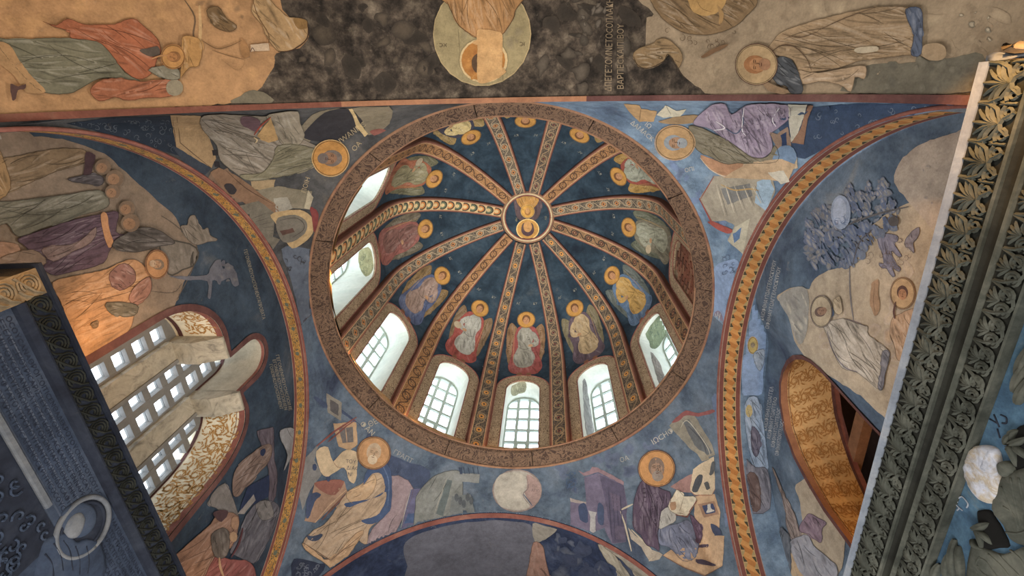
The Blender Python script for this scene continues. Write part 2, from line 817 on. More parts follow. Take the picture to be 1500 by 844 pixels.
        if q / k > 5:
            dk = tuple(c * 0.5 for c in face)
            lw = max(0.5, q / k * 0.045)
            s.layer += 1
            for sg in (-1, 1):
                s.line(dk, [o(0.02, sg * 0.08), o(0.05, sg * 0.16), o(0.02, sg * 0.24)], lw)
                s.line(dk, [o(0.12, sg * 0.06), o(0.14, sg * 0.17), o(0.10, sg * 0.26)], lw)
            s.line(dk, [o(0.05, 0.03), o(-0.14, 0.05), o(-0.16, -0.03)], lw)
            s.line(tuple(c * 0.6 for c in (150, 80, 60)), [o(-0.26, -0.09), o(-0.27, 0), o(-0.26, 0.09)], lw * 1.2)
            s.layer += 1

    def done(s, mat=None, kind=None):
        mat = mat or PAINT
        root = None
        names = {}
        for g in s.groups:
            names.setdefault(g[0], [[], [], [], g[4]])
            t = names[g[0]]
            k = len(t[0])
            t[0] += g[1]
            t[1] += [tuple(i + k for i in f) for f in g[2]]
            t[2] += g[3]
        for nm, t in names.items():
            if not t[1]:
                continue
            o = mesh(nm.split('#')[0], t[0], t[1], mat, root or s.parent, cols=t[2])
            if t[3]:
                o['label'] = t[3]
            if kind or nm.startswith('letter'):
                o['kind'] = kind or 'stuff'
            if root is None:
                root = o
        s.obj = root
        return root


_glyphs = {}


def glyphs(text, size=1.0):
    """triangles of a line of capitals, in letter heights"""
    if text not in _glyphs:
        cu = bpy.data.curves.new('letters', 'FONT')
        cu.body = text
        cu.resolution_u = 2
        o = bpy.data.objects.new('letters', cu)
        COL.objects.link(o)
        dg = bpy.context.evaluated_depsgraph_get()
        ev = o.evaluated_get(dg)
        me = ev.to_mesh()
        vs = [(v.co.x, v.co.y) for v in me.vertices]
        fs = [tuple(p.vertices) for p in me.polygons]
        ev.to_mesh_clear()
        bpy.data.objects.remove(o)
        bpy.data.curves.remove(cu)
        w = max((v[0] for v in vs), default=0)
        _glyphs[text] = (vs, fs, w)
    return _glyphs[text]


def letter_line(fig, color, text, x, y, dx, dy, height, length=None, mirror=1):
    """write text from (x, y) along (dx, dy) in the painting's picture coordinates"""
    vs, fs, w = glyphs(text)
    L = math.hypot(dx, dy)
    ex, ey = dx / L, dy / L
    ux, uy = ey * mirror, -ex * mirror
    kx = (length / w) if length else height / 0.72
    ky = height / 0.72
    pts = [(x + ex * a * kx + ux * b * ky, y + ey * a * kx + uy * b * ky) for a, b in vs]
    fig.layer += 1
    fig._emit(pts, fs, color)
    fig.layer += 1


PAINT = paint_material()
# ================================================================== STRUCTURE
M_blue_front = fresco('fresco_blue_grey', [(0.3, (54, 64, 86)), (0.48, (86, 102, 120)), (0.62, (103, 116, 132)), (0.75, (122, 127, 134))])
M_blue_right = fresco('fresco_blue_lit', [(0.3, (68, 84, 112)), (0.47, (102, 127, 154)), (0.6, (122, 147, 172)), (0.75, (138, 148, 156))])  # right-hand ground brightened in its colour for the window light
M_blue_left = fresco('fresco_blue_shaded', [(0.3, (40, 41, 44)), (0.46, (68, 70, 73)), (0.6, (88, 89, 91)), (0.75, (108, 104, 96))])  # left-hand ground: the dimmer light is put into the colour
M_lun_shaded = fresco('fresco_lunette_shaded', [(0.3, (32, 41, 58)), (0.47, (46, 61, 77)), (0.6, (58, 73, 89)), (0.78, (96, 99, 102))], amount=0.9)  # left lunette's shade mixed into its blue
M_lun_r = fresco('fresco_lunette_lit', [(0.3, (56, 70, 94)), (0.47, (82, 101, 122)), (0.6, (102, 120, 140)), (0.78, (134, 138, 141))], amount=0.9)  # right lunette's blue made lighter to carry the window light
M_gore = fresco('fresco_night_blue', [(0.3, (26, 37, 50)), (0.47, (40, 58, 72)), (0.6, (52, 70, 84)), (0.8, (90, 97, 100))], 2.2, 0.8)
M_dark = fresco('fresco_blackened', [(0.33, (26, 24, 22)), (0.45, (54, 48, 43)), (0.56, (82, 73, 64)), (0.7, (118, 108, 94))], 8.0, 1.4, dist=0.1)
M_front_soffit = fresco('fresco_dark_blue', [(0.3, (28, 36, 58)), (0.5, (46, 58, 86)), (0.65, (70, 80, 104)), (0.8, (120, 116, 112))], 3.0, 1.1)
M_red = fresco('painted_red_border', [(0.3, (116, 68, 62)), (0.5, (136, 84, 74)), (0.7, (152, 108, 94))], 4, 0.6)
M_orange = fresco('painted_orange_border', [(0.3, (142, 98, 74)), (0.5, (160, 114, 84)), (0.7, (118, 78, 68))], 2, 0.6)
M_stone_cornice = leafwork('painted_cornice_leafwork', (112, 90, 73), (72, 56, 48), 9, 6, 0.18)
M_cornice_edge = fresco('cornice_edge_paint', [(0.3, (134, 100, 78)), (0.5, (150, 114, 88)), (0.7, (124, 86, 76))], 3, 0.7)
M_border = leafwork('window_border_leafwork', (172, 152, 124), (104, 84, 66), 17, 6, 0.16)
M_sill = leafwork('sill_leafwork', (196, 160, 112), (146, 98, 52), 16, 6, 0.15)
M_plaster_pale = fresco('pale_plaster', [(0.3, (196, 200, 190)), (0.6, (216, 218, 206)), (0.75, (190, 190, 176))], 3, 0.35, (214, 214, 204))
M_reveal = fresco('limewashed_reveal', [(0.3, (206, 212, 202)), (0.6, (224, 226, 216)), (0.75, (206, 206, 194))], 2.5, 0.25, (225, 225, 215))
M_marble = fresco('veined_marble', [(0.3, (112, 108, 98)), (0.45, (164, 158, 142)), (0.62, (184, 176, 158)), (0.75, (128, 120, 106))], 5.5, 0.4, (190, 180, 160), 2.0)
M_soffit_cream = fresco('cream_plaster', [(0.3, (222, 212, 184)), (0.6, (234, 226, 202)), (0.75, (212, 198, 166))], 3, 0.35, (215, 205, 180))
M_soffit_plain = fresco('grey_cream_plaster', [(0.3, (160, 154, 138)), (0.5, (184, 178, 160)), (0.7, (170, 164, 148))], 3, 0.6)
M_frame = plain('window_frame_paint', (186, 196, 188), 0.6, 0.3)
M_frame_dark = plain('window_grille_stone', (128, 128, 126), 0.7, 0.4)
M_floor = fresco('floor_marble', [(0.3, (150, 146, 140)), (0.6, (176, 172, 164)), (0.8, (130, 126, 120))], 1.2, 0.4)
M_wall_low = fresco('lower_wall_marble', [(0.3, (130, 126, 120)), (0.6, (160, 154, 146)), (0.8, (110, 106, 102))], 1.5, 0.5)
M_vine = plain('gold_vine_paint', (178, 132, 66), 0.8, 0.5)


def glass_material():
    M = Mat('window_glass', 0.05)
    nt = M.nt
    tr = nt.nodes.new('ShaderNodeBsdfTransparent')
    tr.inputs[0].default_value = (0.94, 0.97, 1.0, 1)
    gl = nt.nodes.new('ShaderNodeBsdfGlossy')
    gl.inputs['Roughness'].default_value = 0.03
    mx = nt.nodes.new('ShaderNodeMixShader')
    mx.inputs[0].default_value = 0.05
    nt.links.new(tr.outputs[0], mx.inputs[1])
    nt.links.new(gl.outputs[0], mx.inputs[2])
    nt.links.new(mx.outputs[0], nt.nodes['Material Output'].inputs['Surface'])
    return M.m


M_glass = glass_material()


# ---- pendentives -------------------------------------------------
def rim(phi):
    dx, dy = math.sin(phi), math.cos(phi)
    k = []
    if dx > 1e-6: k.append((XR / dx, 'r'))
    if dx < -1e-6: k.append((XL / dx, 'l'))
    if dy > 1e-6: k.append((YF / dy, 'f'))
    if dy < -1e-6: k.append((YB / dy, 'b'))
    t, w = min(k)
    x, y = dx * t, dy * t
    if w == 'r': z = HSR + math.sqrt(max(0, RSR ** 2 - y * y))
    elif w == 'l': z = HSL + math.sqrt(max(0, RSL ** 2 - y * y))
    elif w == 'f': z = HSF + math.sqrt(max(0, RSF ** 2 - (x - XC) ** 2))
    else: z = HSB + math.sqrt(max(0, RSB ** 2 - (x - XC) ** 2))
    return Vector((x, y, z))


def ringpt(phi, r=2.25, z=H):
    return Vector((-0.0266 + r * math.sin(phi), -0.0165 + r * 0.993 * math.cos(phi), z))


def pend(phi, v):
    B, T = rim(phi), ringpt(phi)
    ch = T - B
    L = ch.length
    S = 3.2
    off = math.sqrt(S * S - ((2 * v - 1) * L / 2) ** 2) - math.sqrt(S * S - (L / 2) ** 2)
    rad = Vector((math.sin(phi), math.cos(phi), 0))
    dr, dz = ch.dot(rad), ch.z
    n = (rad * dz - Vector((0, 0, 1)) * dr).normalized()
    return B + ch * v + n * off


PEND = {}
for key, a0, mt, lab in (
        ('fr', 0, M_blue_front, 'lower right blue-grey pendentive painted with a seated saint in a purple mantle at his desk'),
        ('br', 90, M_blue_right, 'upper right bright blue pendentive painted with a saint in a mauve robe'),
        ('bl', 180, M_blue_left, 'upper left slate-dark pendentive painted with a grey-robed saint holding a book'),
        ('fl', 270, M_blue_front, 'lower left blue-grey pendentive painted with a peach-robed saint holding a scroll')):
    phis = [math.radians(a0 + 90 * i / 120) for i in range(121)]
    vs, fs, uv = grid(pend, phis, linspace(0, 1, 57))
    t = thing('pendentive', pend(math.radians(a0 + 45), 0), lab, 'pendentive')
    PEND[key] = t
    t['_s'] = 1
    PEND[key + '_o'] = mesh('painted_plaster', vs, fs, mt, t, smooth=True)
    del t['_s']

# ---- arches at the two sides --------------------------------------
DL, DR = 0.15, 0.232


def side_arch(xa, xb, hs, rs, a):
    return None


def arch_thing(label, xa, xb, hs, rs, mt):
    t = thing('arch', (xa, 0, hs), label, 'arch')
    us = [PI * i / 96 for i in range(97)]
    vs, fs, uv = grid(lambda a, v: (xa + (xb - xa) * v, rs * math.cos(a), hs + rs * math.sin(a)), us, linspace(0, 1, 4),
                      lambda a, v: (a * rs, v))
    o = mesh('painted_soffit', vs, fs, mt, t, uv, True)
    # impost piers carrying the arch down to the floor
    mb = MB()
    for sg in (-1, 1):
        mb.box(min(xa, xb), max(xa, xb), sg * rs - 0.03, sg * rs + 0.03, FLOOR, hs)
    tag(mb.build('wall_pier_' + ('left' if xa < 0 else 'right'), M_wall_low), 'lower wall piers under the ' + ('left' if xa < 0 else 'right') + ' arch', None, None, 'structure')
    return t, o


ARCH_L, ARCH_L_o = arch_thing('left arch with a yellow leaf garland between red edges', XL, XL - DL, HSL, RSL, arch_band_material('garland_band', 'garland'))
ARCH_R, ARCH_R_o = arch_thing('right arch with an orange ribbon and dark zigzag triangles between red edges', XR, XR + DR, HSR, RSR, arch_band_material('zigzag_band', 'zigzag'))
# raised fillet along the outer edge of each side arch
for T, xa, hs, rs in ((ARCH_L, XL, HSL, RSL), (ARCH_R, XR, HSR, RSR)):
    mb = MB()
    sg = 1 if xa > 0 else -1
    mb.tube([(xa - sg * 0.004, (rs + 0.012) * math.cos(PI * i / 80), hs + (rs + 0.012) * math.sin(PI * i / 80)) for i in range(81)], 0.013, 6)
    mb.build('edge_fillet', M_red, T, True)

# corner masonry closing the joint between side arch and overhead vault
for x0, x1, xe in ((-3.3, XL - 0.03, -2.41), (3.3, XR + 0.03, 2.40)):
    T = ARCH_L if x0 < 0 else ARCH_R
    mb = MB()
    mb.box(min(x0, x1), max(x0, x1), YB, -RSL + 0.004, FLOOR, 3.4)
    mb.box(min(x0, xe), max(x0, xe), YB - 0.45, YB, FLOOR, 3.4)
    xf = -2.45 if x0 < 0 else 2.145
    mb.box(min(x0, x1), max(x0, x1), RSL + 0.02, YF, FLOOR, 3.4)
    mb.box(min(x0, xf), max(x0, xf), YF, YF + 0.45, FLOOR, 3.4)
    tag(mb.build('wall_corner_' + ('left' if x0 < 0 else 'right'), M_blue_left if x0 < 0 else M_lun_r), 'corner masonry behind the ' + ('left' if x0 < 0 else 'right') + ' arch', None, None, 'structure')

# ---- lunette walls -------------------------------------------------
XWL = XL - DL            # left lunette


def sstep(a, b, x):
    t = max(0, min(1, (x - a) / (b - a)))
    return t * t * (3 - 2 * t)


def xwr(y):
    return XR + DR + 0.004 + 0.25 * sstep(-0.42, 0.25, y)


def arc(cx, cy, r, a0, a1, n, ry=None):
    ry = ry or r
    return [(cx + r * math.cos(math.radians(a0 + (a1 - a0) * i / n)), cy + ry * math.sin(math.radians(a0 + (a1 - a0) * i / n))) for i in range(n + 1)]


# outlines in (y, z)
WL_back = [(-0.86, 1.75), (-0.86, 2.95)] + arc(-0.41, 2.95, 0.45, 180, 90, 12, 0.58)[1:]
WL_mid = [(-0.2, 3.53), (-0.2, 3.80)] + arc(-0.0175, 3.80, 0.1825, 180, 0, 16, 0.235)[1:] + [(0.165, 3.53)]
WL_front = arc(0.36, 2.93, 0.31, 90, 0, 12, 0.60) + [(0.67, 1.75)]
HOLE_L = WL_back + WL_mid + WL_front


def on_right(x, y):
    p = at(x, y, 0, 2.6)
    for _ in range(12):
        p = at(x, y, 0, xwr(p.y))
    return p.y, p.z


_hr = [on_right(x, y) for x, y in ((1338, 684), (1285, 632), (1258, 603), (1230, 572), (1205, 545), (1190, 532), (1178, 526), (1166, 526), (1156, 533), (1149, 546),
                                   (1145.5, 562), (1145.5, 590), (1152, 630), (1166, 668), (1184, 702), (1210, 745), (1247, 795))]
HOLE_R = [(_hr[0][0], 1.75)] + _hr + [(_hr[-1][0] + 0.01, 1.75)]


def lunette(name, hs, rs, xfun, hole, mt, low_mt, label, step=0.09):
    t = thing(name, (xfun(0), 0, FLOOR), label, None, None, 'structure')
    r2 = rs + 0.03
    out = [(-r2, 1.75)] + [(r2 * math.cos(PI - PI * i / 60), hs + r2 * math.sin(PI * i / 60)) for i in range(61)] + [(r2, 1.75)]
    vo, fo = fill2d([out, hole], step)
    o = mesh('painted_lunette', [(xfun(v.x), v.x, v.y) for v in vo], fo, mt, t, smooth=True)
    sg = 1 if xfun(0) > 0 else -1
    v, f = box(min(xfun(0), xfun(0) + sg * 0.5), max(xfun(0), xfun(0) + sg * 0.5), -2.3, 2.35, FLOOR, 1.75)
    mesh('marble_dado', v, f, low_mt, t)
    return t, o


WALL_L, WALL_L_o = lunette('wall_left', HSL, RSL, lambda y: XWL, HOLE_L, M_lun_shaded, M_wall_low,
                           'left lunette wall with shaded-blue fresco of a hillside procession round the triple window')
WALL_R, WALL_R_o = lunette('wall_right', HSR, RSR, xwr, HOLE_R, M_lun_r, M_wall_low,
                           'right lunette wall with pale hillside fresco and a deep arched opening', 0.045)
# outer skin of the right arch beyond the zigzag, carrying small blue painted figures
us = [math.radians(20 + 88 * i / 60) for i in range(61)]
vs, fs, uv = grid(lambda a, v: (XR + DR + (xwr(RSR * math.cos(a)) - XR - DR) * v, (RSR + 0.001) * math.cos(a), HSR + (RSR + 0.001) * math.sin(a)), us, linspace(0, 1, 5))
SKIN_R_o = mesh('painted_jamb', vs, fs, M_blue_right, WALL_R, smooth=True)


# ---- tunnels of the side openings ----------------------------------
def tunnel(parent, pts, xa, xb, mat, name, flip=False):
    """a strip extruded through the wall from xa(y) to xb"""
    vs, fs = [], []
    for (y, z) in pts:
        x0 = xa(y) if callable(xa) else xa
        vs += [(x0, y, z), ((x0 * 2 + xb) / 3, y, z), ((x0 + 2 * xb) / 3, y, z), (xb, y, z)]
    for i in range(len(pts) - 1):
        for k in range(3):
            fs.append((4 * i + k, 4 * i + k + 1, 4 * i + k + 5, 4 * i + k + 4))
    return mesh(name, vs, fs, mat, parent, smooth=True)


XGL = -2.9
WIN_L = thing('window_1', (XWL, -0.1, 1.75), 'left triple window of square panes in deep marble and arabesque reveals', None, None, 'structure')
T_back = tunnel(WIN_L, WL_back, XWL, XGL - 0.06, M_soffit_cream, 'rear_reveal')
T_mid = tunnel(WIN_L, WL_mid, XWL, XGL - 0.06, M_soffit_plain, 'middle_reveal')
T_front = tunnel(WIN_L, WL_front, XWL, XGL - 0.06, M_soffit_cream, 'front_reveal')
# imposts and mullion slabs
for (y0, y1, m0, m1) in ((-0.41, -0.2, -0.425, -0.235), (0.165, 0.36, 0.14, 0.33)):
    mb = MB()
    zt, zb = 3.535, 3.40
    prof = [(XWL + 0.004, zt), (XWL + 0.004, zt - 0.03), (XWL - 0.2, zb), (XGL - 0.02, zb), (XGL - 0.02, zt)]
    v = [(x, y, z) for y in (y0, y1) for x, z in prof]
    n = len(prof)
    f = [tuple(range(n)), tuple(range(2 * n - 1, n - 1, -1))] + [(i, i + n, (i + 1) % n + n, (i + 1) % n) for i in range(n)]
    mb.add(v, f).build('impost_block', M_marble, WIN_L)
    v, f = box(XGL - 0.02, XGL + 0.085, m0, m1, 1.75, zb)
    mesh('mullion', v, f, M_marble, WIN_L)
    v, f = box(XGL + 0.03, XGL + 0.098, m1 - 0.02, m1 + 0.012, 1.75, zb - 0.001)  # dark strip standing in for the shaded narrow side of the mullion
    mesh('mullion_side_shade', v, f, M_frame_dark, WIN_L)


def pane_mesh(w, h, t=0.008):
    return box(-t / 2, t / 2, -w / 2, w / 2, -h / 2, h / 2)


# stone grilles: bars around square panes
PITCH = 0.193
z_rows = [2.775 - PITCH * 5 + PITCH * i for i in range(13)]
pane0 = None
for cols, zmax, lo, hi in (((-0.703, -0.51), 3.40, -0.86, -0.425), ((-0.14, 0.055), 3.95, -0.235, 0.14), ((0.41, 0.58), 3.45, 0.33, 0.67)):
    mb = MB()
    rows = [z for z in z_rows if z < zmax + 0.05]
    pw = 0.13
    ys = [lo - 0.1] + [q for c in cols for q in (c - pw / 2, c + pw / 2)] + [hi + 0.1]
    ztop = zmax + 0.25
    for i in range(0, len(ys), 2):
        mb.box(XGL - 0.035, XGL + 0.035, ys[i], ys[i + 1], 1.6, ztop)
    zz = [1.6] + [q for r in rows for q in (r - pw / 2, r + pw / 2)] + [ztop]
    for i in range(0, len(zz), 2):
        for c in cols:
            mb.box(XGL - 0.033, XGL + 0.033, c - pw / 2, c + pw / 2, zz[i], zz[i + 1])
    mb.build('stone_grille', M_frame_dark, WIN_L)
    for c in cols:
        for r in rows:
            if pane0 is None:
                v, f = pane_mesh(pw, pw)
                pane0 = mesh('pane', v, f, M_glass, WIN_L, recenter=False)
                bpy.context.view_layer.update()
                pane0.parent = None
                pane0.location = (XGL - 0.01, c, r)
                adopt(pane0, WIN_L)
            else:
                share(pane0, WIN_L, (XGL - 0.01, c, r))

M_timber_dark = plain('dark_timber', (62, 44, 34), 0.8, 0.8)
# right opening: a lit passage with a timber post
XGR = 3.25
WIN_R = thing('window_2', (2.6, 0.35, 1.75), 'right arched opening with a lamp-lit orange arabesque reveal', None, None, 'structure')
M_lit_cream = fresco('lamplit_cream_plaster', [(0.3, (196, 158, 104)), (0.6, (212, 176, 122)), (0.75, (184, 144, 92))], 4, 0.5)  # cream plaster with the passage lamp's orange put into its colour
_in = [at(x, y, 0, XGR) for x, y in ((1221, 548), (1222, 575), (1226, 605), (1236, 642), (1250, 684), (1275, 740))]
inner = [(-0.2, 1.75), (-0.2, _in[0].z + 0.12), (_in[0].y - 0.22, _in[0].z + 0.2)] + [(p.y, p.z) for p in _in] + [(_in[-1].y + 0.01, 1.75)]
outer = [(-0.5, 1.6)] + [(-0.5, 4.4), (1.2, 4.4), (1.2, 1.6)]


def resample(pts, n):
    ls = [0]
    for p, q in zip(pts[:-1], pts[1:]):
        ls.append(ls[-1] + math.hypot(q[0] - p[0], q[1] - p[1]))
    out = []
    for i in range(n):
        u = ls[-1] * i / (n - 1)
        k = 0
        while k < len(ls) - 2 and ls[k + 1] < u:
            k += 1
        t = (u - ls[k]) / max(1e-9, ls[k + 1] - ls[k])
        out.append((pts[k][0] + (pts[k + 1][0] - pts[k][0]) * t, pts[k][1] + (pts[k + 1][1] - pts[k][1]) * t))
    return out, ls[-1]


RA, RLEN = resample(HOLE_R, 121)
RB, _l = resample(inner, 121)


def right_reveal(i, t):
    k = min(119, max(0, int(i)))
    f_ = i - k
    a = [RA[k][m] + (RA[k + 1][m] - RA[k][m]) * f_ for m in (0, 1)]
    b = [RB[k][m] + (RB[k + 1][m] - RB[k][m]) * f_ for m in (0, 1)]
    x0 = xwr(a[0]) - 0.012
    return Vector((x0 + (XGR - x0) * t, a[0] + (b[0] - a[0]) * t, a[1] + (b[1] - a[1]) * t))


vs, fs, uv = grid(right_reveal, range(121), linspace(0, 1, 9))
T_right = mesh('arabesque_reveal', vs, fs, M_lit_cream, WIN_R, smooth=True)
# end wall of the passage with its own smaller arch
vo, fo = fill2d([outer, inner], 0)
mesh('passage_wall', [(XGR, v.x, v.y) for v in vo], fo, M_lit_cream, WIN_R)
tunnel(WIN_R, inner, XGR, XGR + 0.05, M_red, 'inner_arch_edge')
tunnel(WIN_R, [(-1.0, 1.2), (-1.0, 4.7), (1.9, 4.7), (1.9, 1.2), (-1.0, 1.2)], 2.84, XGR + 0.9, M_timber_dark, 'chamber_side')
v, f = box(XGR + 0.85, XGR + 0.95, -1.1, 2.0, 1.1, 4.8)
mesh('chamber_back', v, f, M_timber_dark, WIN_R)
lamp('POINT', 'passage_lamp', (XGR - 0.2, 0.45, 2.1), 12, WARM, 0.06)

# ---- vaults overhead and to the front ------------------------------
def vault(name, y0, y1, hs, rs, label):
    t = thing(name, (XC, (y0 + y1) / 2, hs), label, None, None, 'structure')
    us = [PI * i / 160 for i in range(161)]
    e = 0.0
    vs, fs, uv = grid(lambda a, y: (XC + rs * math.cos(a), y, hs + rs * math.sin(a)), us, linspace(y0, y1, 40))
    return t, vs, fs, us


CEIL_B, vs, fs, us = vault('ceiling', YB, -5.4, HSB, RSB, 'barrel vault overhead with blackened fresco, tan figures and a round portrait of a blessing figure')
CEIL_B_o = mesh('painted_vault', vs, fs, M_dark, CEIL_B, smooth=True)
M_dkred = fresco('painted_dark_red', [(0.3, (78, 50, 50)), (0.5, (94, 62, 60)), (0.7, (112, 82, 76))], 4, 0.7)
M_midred = fresco('painted_brick_red', [(0.3, (104, 62, 52)), (0.5, (122, 74, 60)), (0.7, (138, 98, 80))], 4, 0.7)
for u0, u1, mt in ((0, 68, M_dkred), (68, 118, M_orange), (118, 180, M_midred)):
    uu = [math.radians(u0 + (u1 - u0) * i / 40) for i in range(41)]
    vs, fs, uv = grid(lambda a, y: (XC + (RSB - 0.014) * math.cos(a), y, HSB + (RSB - 0.014) * math.sin(a)), uu, linspace(YB + 0.001, YB - 0.037, 3))
    mesh('red_border', vs, fs, mt, CEIL_B, smooth=True)
CEIL_F, vs, fs, us = vault('ceiling', YF, 5.4, HSF, RSF, 'front barrel vault with dark blue fresco and a plain grey plaster patch')
CEIL_F_o = mesh('painted_vault', vs, fs, M_front_soffit, CEIL_F, smooth=True)
vs, fs, uv = grid(lambda a, y: (XC + (RSF - 0.012) * math.cos(a), y, HSF + (RSF - 0.012) * math.sin(a)), us, linspace(YF, YF + 0.075, 3))
mesh('red_border', vs, fs, M_red, CEIL_F, smooth=True)
# the chapel's lower walls, end walls and floor
v, f = box(-3.2, 3.2, -5.6, 5.6, FLOOR - 0.1, FLOOR)
fl = mesh('floor', v, f, M_floor)
tag(fl, 'pale marble chapel floor below the vaults', None, None, 'structure')
for nm, y0, y1 in (('wall_back', -5.5, -5.4), ('wall_front', 5.4, 5.5)):
    v, f = box(-2.6, 2.6, y0, y1, FLOOR, 4.4)
    tag(mesh(nm, v, f, M_wall_low), 'end wall of the chapel beyond the ' + ('overhead' if y0 < 0 else 'front') + ' vault', None, None, 'structure')
for sx, rs, nm in ((-1, RSB, 'wall_rear_left'), (1, RSB, 'wall_rear_right')):
    x = XC + sx * rs
    v, f = box(min(x, x + sx * 0.12), max(x, x + sx * 0.12), -5.4, YB, FLOOR, HSB)
    tag(mesh(nm, v, f, M_wall_low), 'lower side wall under the overhead vault, ' + ('left' if sx < 0 else 'right'), None, None, 'structure')
for sx, rs, nm in ((-1, RSF, 'wall_front_left'), (1, RSF, 'wall_front_right')):
    x = XC + sx * rs
    v, f = box(min(x, x + sx * 0.12), max(x, x + sx * 0.12), YF, 5.4, FLOOR, HSF)
    tag(mesh(nm, v, f, M_wall_low), 'lower side wall under the front vault, ' + ('left' if sx < 0 else 'right'), None, None, 'structure')

# ---- cornice ring ---------------------------------------------------
CORN = thing('cornice', (0, 0, H), 'circular brown leaf-painted stone cornice at the foot of the dome', 'cornice')
prof = [(2.262, -0.004), (2.25, 0.012), (2.135, 0.10), (2.108, 0.125), (2.108, 0.175), (2.125, 0.19), (2.42, 0.19), (2.42, 0.0)]
NB = 12
jit = random.Random(5)
for k in range(NB):
    a0 = math.radians(360 * k / NB + 7) + 0.0022
    a1 = math.radians(360 * (k + 1) / NB + 7) - 0.0022
    dr, dz = jit.uniform(-0.008, 0.008), jit.uniform(-0.005, 0.005)
    us = linspace(a0, a1, 10)
    vs, fs = [], []
    n = len(prof)
    for a in us:
        for r, z in prof:
            vs.append(ringpt(a, r + (dr if r < 2.2 else 0), H + z + dz * (z > 0.05)))
    for i in range(len(us) - 1):
        for j in range(n):
            fs.append((i * n + j, i * n + (j + 1) % n, (i + 1) * n + (j + 1) % n, (i + 1) * n + j))
    fs.append(tuple(range(n)))
    fs.append(tuple(range(len(vs) - 1, len(vs) - n - 1, -1)))
    mesh('cornice_block', vs, fs, M_stone_cornice, CORN)
mb = MB()
mb.tube([ringpt(2 * PI * i / 120, 2.252, H - 0.004) for i in range(121)], 0.017, 6)
mb.build('red_edge_moulding', M_cornice_edge, CORN, True)
mb = MB()
mb.tube([ringpt(2 * PI * i / 120, 2.108, H + 0.178) for i in range(121)], 0.012, 6)
mb.build('inner_lip', M_cornice_edge, CORN, True)

# ---- the dome --------------------------------------------------------
DOME = thing('dome', (0.07, 0, H + 0.19), 'ribbed blue dome with twelve painted ribs, angels between them and windows at its foot', 'dome')
RD = 2.31
ZS = 2.4
ZK = 0.88


def dome_pt(r, a, z):
    return Vector((r * math.sin(a) + lean(z), r * math.cos(a), z))


def meridian(t, dr=0.0):
    """radius and height at distance t along a rib from the drum foot"""
    z0 = 0.19
    if t < ZS - z0:
        return RD + dr, H + z0 + t
    e = (t - (ZS - z0)) / 2.17
    return (RD + dr) * math.cos(e), H + ZS + (RD * ZK + dr) * math.sin(e)


T_SPRING = ZS - 0.19


def gore(a, e):
    return dome_pt(RD * math.cos(e), a, H + ZS + RD * ZK * math.sin(e))


WHW, WZ0, WZS, WZT = 0.285, 0.46, 1.86, 2.14       # window half width, sill, spring, top


def win_outline(hw, z0, zs, zt, n=14):
    return [(-hw, z0)] + [(-hw * math.cos(PI * i / n), zs + (zt - zs) * math.sin(PI * i / n)) for i in range(n + 1)] + [(hw, z0)]


def cyl(s, z, az, r=RD):
    return dome_pt(r, az + s / r, H + z)


pat = random.Random(3)
M_rib = [
    rib_material('rib_navy_vine', (38, 42, 52), (150, 128, 98), (150, 80, 56), 'vine'),
    rib_material('rib_navy_rosette', (40, 42, 50), (140, 122, 96), (196, 138, 66), 'rosette'),
    rib_material('rib_ochre_vine', (176, 130, 82), (84, 62, 48), (70, 74, 68), 'vine'),
    rib_material('rib_shells', (70, 66, 58), (188, 120, 60), (104, 116, 92), 'scale'),
    rib_material('rib_grey_lozenge', (52, 52, 54), (158, 142, 116), (176, 120, 70), 'lozenge'),
    rib_material('rib_tan_lozenge', (160, 124, 86), (60, 54, 50), (96, 60, 50), 'lozenge')]
